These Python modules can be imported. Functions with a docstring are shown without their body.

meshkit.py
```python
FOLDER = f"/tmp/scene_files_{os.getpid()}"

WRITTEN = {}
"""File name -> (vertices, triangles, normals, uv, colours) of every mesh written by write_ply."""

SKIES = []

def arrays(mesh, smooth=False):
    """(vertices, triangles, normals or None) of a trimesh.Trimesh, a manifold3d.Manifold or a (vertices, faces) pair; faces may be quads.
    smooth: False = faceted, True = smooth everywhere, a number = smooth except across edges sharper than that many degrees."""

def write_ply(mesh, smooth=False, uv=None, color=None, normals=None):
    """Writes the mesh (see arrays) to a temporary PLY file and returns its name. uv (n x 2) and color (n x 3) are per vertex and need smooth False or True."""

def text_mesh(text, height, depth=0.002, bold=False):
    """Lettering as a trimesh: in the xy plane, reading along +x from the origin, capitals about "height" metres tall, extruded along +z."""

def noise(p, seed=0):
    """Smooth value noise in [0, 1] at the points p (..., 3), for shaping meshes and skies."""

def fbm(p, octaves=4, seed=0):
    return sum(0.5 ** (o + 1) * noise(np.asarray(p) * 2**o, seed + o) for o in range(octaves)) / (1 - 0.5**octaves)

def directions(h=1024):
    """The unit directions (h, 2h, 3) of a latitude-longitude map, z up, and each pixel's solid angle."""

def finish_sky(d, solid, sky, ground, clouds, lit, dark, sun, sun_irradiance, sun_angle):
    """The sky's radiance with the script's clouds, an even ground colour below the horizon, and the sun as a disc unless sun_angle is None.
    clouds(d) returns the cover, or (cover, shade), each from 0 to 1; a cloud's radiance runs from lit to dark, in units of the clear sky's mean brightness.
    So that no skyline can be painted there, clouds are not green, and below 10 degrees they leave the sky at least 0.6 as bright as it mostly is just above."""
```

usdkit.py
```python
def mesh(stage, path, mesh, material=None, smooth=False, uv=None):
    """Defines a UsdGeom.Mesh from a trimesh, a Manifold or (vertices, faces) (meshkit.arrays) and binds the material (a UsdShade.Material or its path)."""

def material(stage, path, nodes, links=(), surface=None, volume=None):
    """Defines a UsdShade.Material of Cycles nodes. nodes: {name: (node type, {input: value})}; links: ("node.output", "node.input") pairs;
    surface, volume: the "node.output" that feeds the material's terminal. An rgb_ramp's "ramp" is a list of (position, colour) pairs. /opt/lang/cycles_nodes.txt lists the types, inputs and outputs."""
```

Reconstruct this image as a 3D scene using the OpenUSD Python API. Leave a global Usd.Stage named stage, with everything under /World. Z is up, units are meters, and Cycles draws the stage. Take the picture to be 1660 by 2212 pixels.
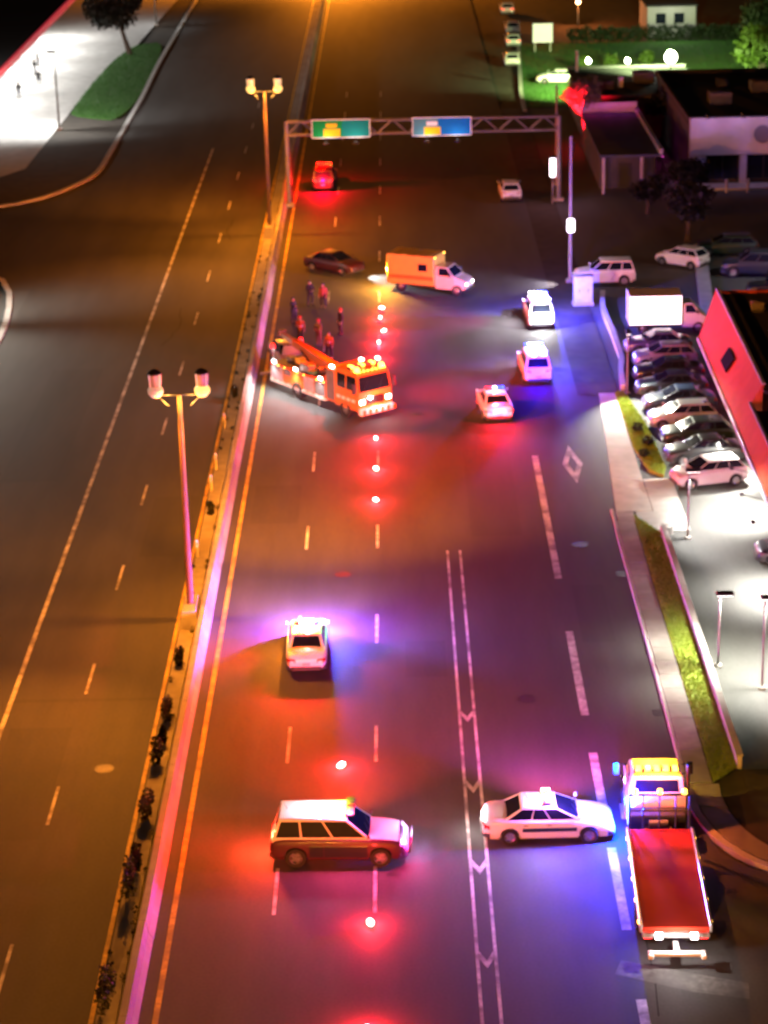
import math, random
import numpy as np, trimesh, usdkit, meshkit
import manifold3d as m3
from scipy.interpolate import PchipInterpolator
from shapely.geometry import Polygon, LineString
from pxr import Usd, UsdGeom, UsdLux, UsdShade, Gf, Sdf

stage = Usd.Stage.CreateInMemory()
UsdGeom.SetStageUpAxis(stage, 'Z')
UsdGeom.Xform.Define(stage, '/World')
UsdGeom.Scope.Define(stage, '/World/Looks')
PI = math.pi
rng = random.Random(7)
nrng = np.random.default_rng(7)

# ---------------------------------------------------------------- camera, sky, moon, exposure
F_PX, PITCH, YAW, ROLL, HEIGHT = 4970.13, 0.346651, -0.00762445, 0.0229803, 41.1523   # focal length in 1/1660 of the picture width
fw = np.array([math.sin(YAW) * math.cos(PITCH), math.cos(YAW) * math.cos(PITCH), -math.sin(PITCH)])
rt0 = np.array([math.cos(YAW), -math.sin(YAW), 0.0])
dn0 = np.cross(fw, rt0)
rt = math.cos(ROLL) * rt0 + math.sin(ROLL) * dn0
dn = -math.sin(ROLL) * rt0 + math.cos(ROLL) * dn0
cam = UsdGeom.Camera.Define(stage, '/World/camera')
cam.CreateHorizontalApertureAttr(36.0)
cam.CreateFocalLengthAttr(36.0 * F_PX / 1660.0)
cam.CreateClippingRangeAttr(Gf.Vec2f(1.0, 5000.0))
cam.CreateExposureAttr(0.0)
cam.CreateFStopAttr(2.0); cam.CreateFocusDistanceAttr(30.0)       # the photograph is soft all over: focused short of the road
cam.AddTransformOp().Set(Gf.Matrix4d(*rt, 0, *(-dn), 0, *(-fw), 0, 0, 0, HEIGHT, 1))

sky = UsdLux.DomeLight.Define(stage, '/World/sky')
sky_mat = usdkit.material(stage, '/World/Looks/night_sky', {
    's': ('sky_texture', {'sky_type': 'single_scattering', 'sun_disc': False, 'sun_elevation': -0.09, 'sun_rotation': 2.2}),
    'g': ('mix_color', {'blend_type': 'add', 'fac': 1.0, 'b': (0.055, 0.030, 0.024), 'use_clamp': False}),
    'b': ('background_shader', {'strength': 0.10})},
    [('s.color', 'g.a'), ('g.result', 'b.color')], surface='b.background')
UsdShade.MaterialBindingAPI.Apply(sky.GetPrim()).Bind(sky_mat)
sky.GetPrim().SetCustomDataByKey('kind', 'structure')
moon = UsdLux.DistantLight.Define(stage, '/World/moon')          # the night has a faint moon instead of a sun
moon.CreateIntensityAttr(0.004); moon.CreateAngleAttr(0.5); moon.CreateNormalizeAttr(True); moon.CreateColorAttr(Gf.Vec3f(1, .95, .88))
moon.AddRotateXYZOp().Set(Gf.Vec3f(35, 25, 0))

# how bright each lamp burns (watts per steradian, red green blue); those not listed keep the value in their builder
LEVELS = {
 'street_lamp/lamp_light': (679.0, 180.0, 9.5),
 'street_lamp/lamp_light_001': (679.0, 180.0, 9.5),
 'street_lamp/pole_fill': (26.0, 10.9, 1.56),
 'street_lamp/pole_fill_001': (26.0, 10.9, 1.56),
 'street_lamp_001/pole_fill': (26.0, 10.9, 1.56),
 'street_lamp_001/pole_fill_001': (26.0, 10.9, 1.56),
 'street_lamp_002/pole_fill': (26.0, 10.9, 1.56),
 'street_lamp_002/pole_fill_001': (26.0, 10.9, 1.56),
 'street_lamp_003/pole_fill': (26.0, 10.9, 1.56),
 'street_lamp_003/pole_fill_001': (26.0, 10.9, 1.56),
 'street_lamp/side_beam': (2930.0, 775.0, 41.0),
 'street_lamp/side_beam_001': (1440.0, 382.0, 20.2),
 'street_lamp/side_beam_002': (584.0, 155.0, 8.17),
 'street_lamp/side_beam_003': (7190.0, 1900.0, 101.0),
 'street_lamp_001/lamp_light': (864.0, 229.0, 12.1),
 'street_lamp_001/lamp_light_001': (864.0, 229.0, 12.1),
 'street_lamp_001/side_beam': (1730.0, 458.0, 24.2),
 'street_lamp_001/side_beam_001': (2360.0, 626.0, 33.1),
 'street_lamp_001/side_beam_002': (0.0, 0.0, 0.0),
 'street_lamp_001/side_beam_003': (45.8, 12.1, 0.641),
 'street_lamp_002/lamp_light': (9010.0, 2390.0, 126.0),
 'street_lamp_002/lamp_light_001': (9010.0, 2390.0, 126.0),
 'street_lamp_002/side_beam': (0.0, 0.0, 0.0),
 'street_lamp_002/side_beam_001': (2450.0, 734.0, 73.4),
 'street_lamp_002/side_beam_002': (6410.0, 1700.0, 89.8),
 'street_lamp_002/side_beam_003': (2450.0, 734.0, 73.4),
 'street_lamp_003/lamp_light': (2020.0, 569.0, 41.3),
 'street_lamp_003/lamp_light_001': (2020.0, 569.0, 41.3),
 'street_lamp_003/side_beam': (0.0, 0.0, 0.0),
 'street_lamp_003/side_beam_001': (10500.0, 3150.0, 315.0),
 'street_lamp_003/side_beam_002': (0.0, 0.0, 0.0),
 'street_lamp_003/side_beam_003': (10500.0, 3150.0, 315.0),
 'police_car/bar_light': (127.0, 6.65, 23.9),
 'police_car/bar_light_001': (7.93, 9.44, 0.0),
 'police_car/bar_light_002': (17.6, 14.7, 19.1),
 'police_car/grille_light': (15.2, 0.0, 1.28),
 'police_car/rear_glow': (131.0, 6.3, 2.1),
 'police_car/front_glow': (7.56, 6.3, 15.8),
 'police_car/beam_back': (288.0, 7.2, 4.8),
 'police_car/beam_side': (2270.0, 123.0, 0.0),
 'police_car/beam_near': (72.0, 1.8, 21.6),
 'police_car_001/alley_light': (28.6, 30.3, 35.7),
 'police_car_001/corner_light': (0.0, 23.9, 838.0),
 'police_car_001/bar_light': (0.0, 0.0, 0.0),
 'police_car_001/bar_light_001': (12.3, 9.83, 9.83),
 'police_car_001/bar_light_002': (28.4, 7.56, 56.7),
 'police_car_001/rear_light': (8.64, 8.38, 7.95),
 'police_car_001/beam_side': (1510.0, 144.0, 720.0),
 'police_car_001/beam_near': (24.0, 4.8, 48.0),
 'police_car_002/bar_light': (0.0, 24.2, 0.0),
 'police_car_002/corner_light': (252.0, 52.5, 588.0),
 'police_car_002/bar_light_001': (185.0, 11.6, 13.9),
 'police_car_002/bar_light_002': (102.0, 24.6, 1.05),
 'police_car_002/tail_glow': (0.0, 0.0, 0.0),
 'police_car_002/side_light': (0.0, 1.58, 28.4),
 'police_car_002/front_corner_light': (52.5, 25.2, 441.0),
 'police_car_002/beam_back': (575.0, 0.0, 0.0),
 'police_car_002/beam_left': (462.0, 10.1, 8.4),
 'police_car_002/beam_front': (1250.0, 706.0, 532.0),
 'police_car_002/beam_right': (0.0, 75.7, 386.0),
 'police_car_003/tail_glow': (80.9, 1.16, 3.47),
 'police_car_003/bar_light': (0.0, 0.0, 6.79),
 'police_car_003/bar_light_001': (0.0, 0.0, 0.0),
 'police_car_003/bar_light_002': (12.6, 6.3, 12.6),
 'police_car_003/front_light': (0.0, 0.0, 0.0),
 'police_car_003/beam_back': (291.0, 0.0, 0.0),
 'police_car_003/beam_left': (555.0, 0.0, 0.0),
 'police_car_004/bar_light': (27.7, 18.5, 323.0),
 'police_car_004/bar_light_001': (0.0, 0.0, 0.0),
 'police_car_004/bar_light_002': (50.4, 46.2, 67.2),
 'police_car_004/front_light': (27.3, 16.4, 38.2),
 'police_car_004/tail_glow': (0.0, 0.0, 62.6),
 'police_car_004/side_light': (0.0, 0.0, 0.0),
 'police_car_004/beam_back': (0.0, 0.0, 0.0),
 'police_car_005/bar_light': (54.6, 49.1, 819.0),
 'police_car_005/alley_light': (164.0, 150.0, 171.0),
 'police_car_005/bar_light_001': (94.5, 75.6, 113.0),
 'police_car_005/rear_light': (73.5, 73.5, 76.4),
 'police_car_005/bar_light_002': (0.0, 0.0, 0.0),
 'police_car_005/beam_left': (447.0, 0.0, 236.0),
 'police_car_006/bar_light': (231.0, 0.0, 0.0),
 'police_car_006/tail_glow': (271.0, 0.0, 3.11),
 'car/headlamp_beam': (280.0, 272.0, 256.0),
 'car_002/headlamp_beam': (150.0, 135.0, 160.0),
 'flatbed_truck/beacon_glow': (72.0, 13.2, 2.4),
 'flatbed_truck/beacon_glow_001': (59.4, 33.0, 1.98),
 'flatbed_truck/work_light_glow': (16.0, 14.4, 13.6),
 'flatbed_truck/side_glow': (21.0, 7.0, 21.0),
 'box_truck/side_glow': (240.0, 96.0, 12.0),
 'rescue_truck/beam_front': (742.0, 0.0, 0.0),
 'rescue_truck/beam_left': (1400.0, 0.0, 0.0),
 'rescue_truck/scene_light_glow': (44.6, 44.6, 44.6),
 'rescue_truck/scene_light_glow_001': (44.6, 44.6, 44.6),
 'rescue_truck/scene_light_glow_002': (44.6, 44.6, 44.6),
 'rescue_truck/front_light': (7.56, 6.3, 6.3),
 'rescue_truck/beacon_glow': (0.0, 0.0, 0.0),
 'rescue_truck/beacon_glow_001': (0.0, 0.0, 0.0),
 'rescue_truck/beacon_glow_002': (0.0, 0.0, 0.0),
 'rescue_truck/beacon_glow_003': (316.0, 13.3, 0.0),
 'car_005/headlamp_beam': (40.0, 38.0, 32.0),
 'road_flare/flame_light': (87.5, 1.4, 2.1),
 'road_flare_001/flame_light': (87.5, 1.4, 2.1),
 'road_flare_002/flame_light': (87.5, 1.4, 2.1),
 'road_flare_003/flame_light': (87.5, 1.4, 2.1),
 'road_flare_004/flame_light': (87.5, 1.4, 2.1),
 'road_flare_005/flame_light': (87.5, 1.4, 2.1),
 'road_flare_006/flame_light': (25.0, 0.4, 0.6),
 'road_flare_007/flame_light': (87.5, 1.4, 2.1),
 'road_flare_008/flame_light': (87.5, 1.4, 2.1),
 'road_flare_009/flame_light': (87.5, 1.4, 2.1),
 'road_flare_010/flame_light': (87.5, 1.4, 2.1),
 'road_sign/added_sign_lamp': (4.8, 4.8, 4.8),
 'road_sign/added_sign_lamp_001': (4.8, 4.8, 4.8),
 'road_sign_001/added_sign_lamp': (4.8, 4.8, 4.8),
 'road_sign_001/added_sign_lamp_001': (4.8, 4.8, 4.8),
 'utility_pole/lamp_light': (14.0, 10.5, 14.0),
 'post_lamp/lamp_light': (15.0, 7.5, 12.5),
 'lot_lamp/lamp_light': (360.0, 351.0, 288.0),
 'lot_lamp_001/lamp_light': (220.0, 213.0, 198.0),
 'lot_lamp_002/lamp_light': (792.0, 770.0, 616.0),
 'lot_lamp_003/lamp_light': (60.0, 58.2, 54.0),
 'lot_lamp_004/lamp_light': (330.0, 319.0, 286.0),
 'shop_building/added_lamp_near': (0.42, 0.042, 0.06),
 'shop_building/added_lamp_near_001': (0.42, 0.042, 0.06),
 'shop_building/added_lamp_near_002': (0.42, 0.042, 0.06),
 'shop_building/added_lamp_near_003': (0.42, 0.042, 0.06),
 'shop_building/added_lamp_near_004': (0.42, 0.042, 0.06),
 'shop_building/added_lamp_far': (0.66, 0.06, 0.084),
 'shop_building/added_lamp_far_001': (0.66, 0.06, 0.084),
 'shop_building/added_lamp_far_002': (0.66, 0.06, 0.084),
 'shop_building/added_lamp_far_003': (0.66, 0.06, 0.084),
 'shop_building/added_lamp_far_004': (0.66, 0.06, 0.084),
 'shop_building/added_lamp_far_005': (0.66, 0.06, 0.084),
 'shop_building/added_wall_light': (572.0, 556.0, 494.0),
 'shop_building/added_wall_light_001': (682.0, 663.0, 589.0),
 'shop_building/added_wall_light_002': (572.0, 556.0, 494.0),
 'store_building/added_fascia_light': (3.38, 2.48, 5.62),
 'store_building/added_fascia_light_001': (3.38, 2.48, 5.62),
 'store_building/added_fascia_light_002': (3.38, 2.48, 5.62),
 'store_building/added_fascia_light_003': (3.38, 2.48, 5.62),
 'low_building/added_parapet_light': (1.53, 0.117, 0.9),
 'low_building/added_parapet_light_001': (1.53, 0.117, 0.9),
 'low_building/added_parapet_light_002': (1.53, 0.117, 0.9),
 'low_building/added_parapet_light_003': (1.19, 0.091, 0.7),
 'low_building/added_parapet_light_004': (1.19, 0.091, 0.7),
 'low_building/added_parapet_light_005': (1.19, 0.091, 0.7),
 'flood_lamp/lamp_light': (880.0, 1200.0, 440.0),
 'flood_lamp_001/lamp_light': (880.0, 1200.0, 440.0),
 'flood_lamp_002/lamp_light': (3900.0, 5200.0, 2080.0),
 'flood_lamp_003/lamp_light': (200.0, 275.0, 75.0),
 'far_building/wall_light': (54.0, 54.0, 46.8),
 'flood_lamp_004/lamp_light': (210.0, 56.0, 14.0),
 'added_spot_lamp/lamp_light': (4500.0, 27.0, 90.0),
 'added_spot_lamp/added_side_light': (4500.0, 27.0, 90.0),
 'canopy/soffit_light_glow': (205.0, 205.0, 198.0),
 'canopy/soffit_light_glow_001': (347.0, 347.0, 336.0),
 'canopy/soffit_light_glow_002': (347.0, 347.0, 336.0),
 'canopy/soffit_light_glow_003': (347.0, 347.0, 336.0),
 'canopy/soffit_light_glow_004': (347.0, 347.0, 336.0),
 'canopy/soffit_light_glow_005': (347.0, 347.0, 336.0),
 'yard_lamp/lamp_light': (640.0, 640.0, 624.0),
 'yard_lamp_001/lamp_light': (90.0, 90.0, 90.0),
 'yard_lamp_002/lamp_light': (855.0, 798.0, 684.0)}

# ---------------------------------------------------------------- helpers
used = {}
def numbered(path):
    n = used.get(path, 0); used[path] = n + 1
    return path if n == 0 else f'{path}_{n:03d}'
def tag(prim, label=None, cat=None, group=None, kind=None):
    for k, v in (('label', label), ('category', cat), ('group', group), ('kind', kind)):
        if v: prim.SetCustomDataByKey(k, v)
    return prim
class T:                                                        # a node of the scene tree
    def __init__(s, path): s.path = path
    @property
    def prim(s): return stage.GetPrimAtPath(s.path)
def thing(name, label, cat, loc=(0, 0, 0), rot=0, group=None, kind=None, parent=None, rotx=0, roty=0):
    p = numbered((parent.path if parent else '/World') + '/' + name)
    x = UsdGeom.Xform.Define(stage, p)
    x.AddTranslateOp().Set(Gf.Vec3d(*map(float, loc)))
    if rot or rotx or roty: x.AddRotateXYZOp().Set(Gf.Vec3f(rotx, roty, rot))
    tag(x.GetPrim(), label, cat, group, kind)
    return T(p)
def obj(name, mesh, mat, parent=None, smooth=False, label=None, cat=None, group=None, kind=None):
    p = numbered((parent.path if parent else '/World') + '/' + name)
    m = usdkit.mesh(stage, p, mesh, mat, smooth=smooth)
    tag(m.GetPrim(), label, cat, group, kind)
    return T(p)
def sub(parent, name, loc=(0, 0, 0), rot=0):
    return thing(name, None, None, loc, rot, parent=parent)

cat_ = trimesh.util.concatenate
def cbox(x0, x1, y0, y1, z0, z1, b=0.0):                        # a box, its edges chamfered by b
    if b <= 0:
        m = trimesh.creation.box([x1 - x0, y1 - y0, z1 - z0]); m.apply_translation([(x0 + x1) / 2, (y0 + y1) / 2, (z0 + z1) / 2]); return m
    P = []
    for a in (0, 1):
        for c in (0, 1):
            for d in (0, 1):
                X, Y, Z = (x0, x1)[a], (y0, y1)[c], (z0, z1)[d]
                sx, sy, sz = (1, -1)[a] * b, (1, -1)[c] * b, (1, -1)[d] * b
                P += [(X, Y + sy, Z + sz), (X + sx, Y, Z + sz), (X + sx, Y + sy, Z)]
    return trimesh.convex.convex_hull(np.array(P))
def hull(P): return trimesh.convex.convex_hull(np.array(P, float))
def tube(p0, p1, r0, r1=None, n=10):
    r1 = r0 if r1 is None else r1
    p0, p1 = np.array(p0, float), np.array(p1, float)
    t = p1 - p0; L = np.linalg.norm(t); t /= L
    a = np.cross(t, [0, 0, 1.0] if abs(t[2]) < .9 else [1.0, 0, 0]); a /= np.linalg.norm(a); b = np.cross(t, a)
    ang = np.arange(n) * 2 * PI / n
    ring = np.cos(ang)[:, None] * a + np.sin(ang)[:, None] * b
    v = np.vstack([p0 + r0 * ring, p1 + r1 * ring, [p0], [p1]])
    f = []
    for i in range(n):
        j = (i + 1) % n
        f += [(i, n + i, j), (j, n + i, n + j), (2 * n, i, j), (2 * n + 1, n + j, n + i)]
    m = trimesh.Trimesh(v, np.array(f), process=False); m.fix_normals(); return m
def bend(P, r, n=8):
    return cat_([tube(P[i], P[i + 1], r, r, n) for i in range(len(P) - 1)])
def lathe(prof, n=20):                                           # prof: (radius, z) from bottom to top
    m = trimesh.creation.revolve(np.array(prof, float), sections=n); m.fix_normals(); return m
def extr(poly, z0, z1):
    if poly.geom_type != 'Polygon': return cat_([extr(g, z0, z1) for g in poly.geoms])
    m = trimesh.creation.extrude_polygon(poly, z1 - z0, engine='earcut'); m.apply_translation([0, 0, z0]); return m
def along_y(prof, y0, y1):                                       # an outline in x, z drawn along y
    m = trimesh.creation.extrude_polygon(Polygon(prof), y1 - y0, engine='earcut')
    m.apply_transform(np.array([[1, 0, 0, 0], [0, 0, -1, y1], [0, 1, 0, 0], [0, 0, 0, 1.0]])); m.fix_normals(); return m
def sheet(poly, z):
    if poly.geom_type != 'Polygon': return cat_([sheet(g, z) for g in poly.geoms])
    v, f = trimesh.creation.triangulate_polygon(poly, engine='earcut')
    m = trimesh.Trimesh(np.column_stack([v, np.full(len(v), z)]), f, process=False)
    if m.face_normals[:, 2].sum() < 0: m.invert()
    return m
def smooth_line(P, n=60):
    P = np.array(P, float); t = np.r_[0, np.cumsum(np.linalg.norm(np.diff(P, axis=0), axis=1))]
    f = PchipInterpolator(t, P); return LineString(f(np.linspace(0, t[-1], n)))
def smooth_poly(P, n=70):
    P = np.array(list(P) * 3, float); t = np.r_[0, np.cumsum(np.linalg.norm(np.diff(P, axis=0), axis=1))]; m = len(P) // 3
    f = PchipInterpolator(t, P); return Polygon(f(np.linspace(t[m], t[2 * m], n)[:-1])).buffer(0)
def quad(a, b, c, d): return trimesh.Trimesh([a, b, c, d], [[0, 1, 2], [0, 2, 3]], process=False)
def rect(x0, y0, x1, y1): return Polygon([(x0, y0), (x1, y0), (x1, y1), (x0, y1)])
def tr(m, loc=(0, 0, 0), rz=0):
    m = m.copy()
    if rz: m.apply_transform(trimesh.transformations.rotation_matrix(rz, [0, 0, 1]))
    m.apply_translation(loc); return m

# ---------------------------------------------------------------- materials
mats = {}
def mat(name, color, rough=.5, metal=0., coat=0., var=0., scale=2.0, bump=0., spec=.5, stain=None, stretch=(1, 1, 1), bscale=None):
    if name in mats: return mats[name]
    nodes = {'p': ('principled_bsdf', {'base_color': color, 'roughness': rough, 'metallic': metal, 'coat_weight': coat, 'coat_roughness': .08, 'specular_ior_level': spec})}
    links = []
    if var or stain or bump:
        nodes['geo'] = ('geometry', {})
        nodes['map'] = ('mapping', {'scale': tuple(scale * s for s in stretch)})
        links.append(('geo.position', 'map.vector'))
    if var:
        nodes['n'] = ('noise_texture', {'scale': 1.0, 'detail': 6.0, 'roughness': .65})
        lo = tuple(c * (1 - var) for c in color); hi = tuple(min(1, c * (1 + var)) for c in color)
        nodes['r'] = ('rgb_ramp', {'ramp': [(.3, lo), (.7, hi)]})
        links += [('map.vector', 'n.vector'), ('n.fac', 'r.fac')]
        out = 'r.color'
        if stain:
            nodes['m2'] = ('mapping', {'scale': tuple(scale * .13 * s for s in stretch)})
            nodes['n2'] = ('noise_texture', {'scale': 1.0, 'detail': 4.0, 'roughness': .6})
            nodes['r2'] = ('rgb_ramp', {'ramp': [(.42, (0, 0, 0)), (.62, (1, 1, 1))]})
            nodes['mx'] = ('mix_color', {'blend_type': 'mix', 'b': stain})
            links += [('geo.position', 'm2.vector'), ('m2.vector', 'n2.vector'), ('n2.fac', 'r2.fac'), ('r2.color', 'mx.fac'), (out, 'mx.a')]
            out = 'mx.result'
        links.append((out, 'p.base_color'))
    if bump:
        nodes['bn'] = ('noise_texture', {'scale': bscale or 30.0, 'detail': 3.0})
        nodes['bp'] = ('bump', {'strength': bump, 'distance': .02})
        links += [('geo.position', 'bn.vector'), ('bn.fac', 'bp.height'), ('bp.normal', 'p.normal')]
    mats[name] = usdkit.material(stage, '/World/Looks/' + name, nodes, links, surface='p.BSDF')
    return mats[name]
def emit(name, color, strength, body=(.6, .6, .6)):
    if name in mats: return mats[name]
    mats[name] = usdkit.material(stage, '/World/Looks/' + name, {'p': ('principled_bsdf', {'base_color': body, 'roughness': .3, 'emission_color': color, 'emission_strength': strength})}, [], surface='p.BSDF')
    return mats[name]
def leafmat(name, c1, c2):
    if name in mats: return mats[name]
    mats[name] = usdkit.material(stage, '/World/Looks/' + name, {
        'geo': ('geometry', {}), 'r': ('rgb_ramp', {'ramp': [(0, c1), (1, c2)]}),
        'd': ('principled_bsdf', {'roughness': .6}), 't': ('translucent_bsdf', {}), 'm': ('mix_closure', {'fac': .3})},
        [('geo.random_per_island', 'r.fac'), ('r.color', 'd.base_color'), ('r.color', 't.color'), ('d.BSDF', 'm.closure1'), ('t.BSDF', 'm.closure2')], surface='m.closure')
    return mats[name]

SODIUM = (1.0, .28, .016)
BLUE = (.06, .14, 1.0)
RED = (1.0, .03, .02)
WHITE = (1.0, .96, .90)
AMBER = (1.0, .45, .03)

# asphalt: fine grain, oil-dark wheel tracks that run along the road, lighter patches
def asphalt(name, c, track=True):
    nodes = {'geo': ('geometry', {}), 'm1': ('mapping', {'scale': (.35, .05, 1)}), 'n1': ('noise_texture', {'scale': 1.0, 'detail': 5.0, 'roughness': .6}),
             'r1': ('rgb_ramp', {'ramp': [(.32, tuple(x * .78 for x in c)), (.68, tuple(x * 1.22 for x in c))]}),
             'n2': ('noise_texture', {'scale': 9.0, 'detail': 6.0, 'roughness': .75}), 'r2': ('rgb_ramp', {'ramp': [(.3, (.78, .78, .78)), (.7, (1.2, 1.2, 1.2))]}),
             'mx': ('mix_color', {'blend_type': 'multiply', 'fac': 1.0, 'use_clamp': False}),
             'n3': ('noise_texture', {'scale': 60.0, 'detail': 2.0}), 'bp': ('bump', {'strength': .25, 'distance': .01}),
             'p': ('principled_bsdf', {'roughness': .78, 'specular_ior_level': .35})}
    links = [('geo.position', 'm1.vector'), ('m1.vector', 'n1.vector'), ('n1.fac', 'r1.fac'), ('geo.position', 'n2.vector'), ('n2.fac', 'r2.fac'),
             ('r1.color', 'mx.a'), ('r2.color', 'mx.b'), ('mx.result', 'p.base_color'), ('geo.position', 'n3.vector'), ('n3.fac', 'bp.height'), ('bp.normal', 'p.normal')]
    mats[name] = usdkit.material(stage, '/World/Looks/' + name, nodes, links, surface='p.BSDF')
    return mats[name]
A_ROAD = asphalt('asphalt_road', (.060, .058, .056))
A_LOT = asphalt('asphalt_lot', (.075, .074, .072))
M_SOIL = mat('dark_soil', (.035, .028, .020), .95, var=.4, scale=.8, bump=.5, bscale=6)
M_CONC = mat('concrete', (.33, .31, .29), .85, var=.22, scale=1.5, bump=.15, stain=(.22, .20, .18))
M_CONC2 = mat('barrier_concrete', (.40, .38, .36), .8, var=.22, scale=1.2, bump=.15, stain=(.26, .24, .22))
M_PALE = mat('pale_concrete', (.42, .41, .39), .85, var=.18, scale=.8, bump=.1)
M_PAINTW = mat('white_road_paint', (.60, .59, .56), .7, var=.35, scale=6, stain=(.20, .19, .18))
M_PAINTY = mat('yellow_road_paint', (.62, .40, .06), .7, var=.35, scale=6, stain=(.30, .20, .05))
M_WORN = mat('worn_road_paint', (.12, .115, .11), .75, var=.45, scale=4, stain=(.07, .068, .066))
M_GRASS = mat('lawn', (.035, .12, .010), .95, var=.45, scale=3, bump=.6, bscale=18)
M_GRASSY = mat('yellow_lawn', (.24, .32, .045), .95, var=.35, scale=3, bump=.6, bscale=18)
M_STEEL = mat('galvanised_steel', (.24, .23, .23), .5, metal=.3, var=.15, scale=3)
M_PLPOLE = mat('painted_pole', (.17, .11, .045), .7, var=.15, scale=2)
M_BLACK = mat('black_plastic', (.012, .012, .013), .45)
M_RUBBER = mat('tyre_rubber', (.016, .016, .017), .85)
M_RIM = mat('alloy_rim', (.45, .45, .47), .3, metal=.9)
M_GLASS = mat('dark_car_glass', (.008, .010, .018), .08, spec=.35)
M_TRIM = mat('dark_trim', (.03, .03, .032), .5)
M_CHROME = mat('chrome', (.75, .75, .76), .15, metal=1)
M_LENSW = mat('clear_lens', (.75, .76, .78), .08)
M_LENSR = mat('red_lens', (.35, .012, .012), .12)
E_TAIL = emit('lit_tail_lamp', (1, .03, .03), 6, (.4, .01, .01))
E_HEAD = emit('lit_head_lamp', (1, .97, .92), 9)
E_RED = emit('red_strobe', (1, .02, .015), 4, (.4, .01, .01))
E_BLUE = emit('blue_strobe', (.03, .09, 1), 5, (.01, .02, .4))
E_WHITE = emit('white_strobe', (1, .97, .95), 10)
E_AMBER = emit('amber_beacon', (1, .5, .06), 9, (.5, .2, .01))
def paint(name, c, rough=.35, coat=.6, metal=0.): return mat('paint_' + name, c, rough, metal=metal, coat=coat, var=.06, scale=2)
P_WHITE = paint('white', (.72, .72, .71))
P_BLACK = paint('black', (.014, .014, .016))

# ---------------------------------------------------------------- lights
def lamp(parent, name, pos, color, power, r=.08, cone=None, aim=None, soft=.4):
    """A point or spot lamp, its power in watts per steradian (what a sphere sends each way)."""
    p = numbered((parent.path if parent else '/World') + '/' + name)
    if p[7:] in LEVELS:
        color = LEVELS[p[7:]]; power = max(color); color = [c / max(power, 1e-9) for c in color]
        if power < .05: return None                             # a lamp that is off
    l = UsdLux.SphereLight.Define(stage, p)
    l.CreateRadiusAttr(r); l.CreateIntensityAttr(4.0 * power); l.CreateNormalizeAttr(True); l.CreateColorAttr(Gf.Vec3f(*color))
    x = np.array(pos, float)
    if cone:
        s = UsdLux.ShapingAPI.Apply(l.GetPrim()); s.CreateShapingConeAngleAttr(cone); s.CreateShapingConeSoftnessAttr(soft)
        d = np.array(aim, float); d /= np.linalg.norm(d)
        z = -d; a = np.cross([0, 0, 1.0] if abs(z[2]) < .95 else [0, 1.0, 0], z); a /= np.linalg.norm(a); b = np.cross(z, a)
        l.AddTransformOp().Set(Gf.Matrix4d(*a, 0, *b, 0, *z, 0, *x, 1))
    else:
        l.AddTranslateOp().Set(Gf.Vec3d(*x))
    return l

# ================================================================= SETTING
obj('ground', sheet(rect(-500, -150, 500, 1400), -.16), M_SOIL, kind='structure')
road_poly = Polygon([(-26.6, -60), (10.95, -60), (10.95, 420), (-26.6, 420)])
obj('road', sheet(road_poly, 0), A_ROAD, kind='structure')
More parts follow.
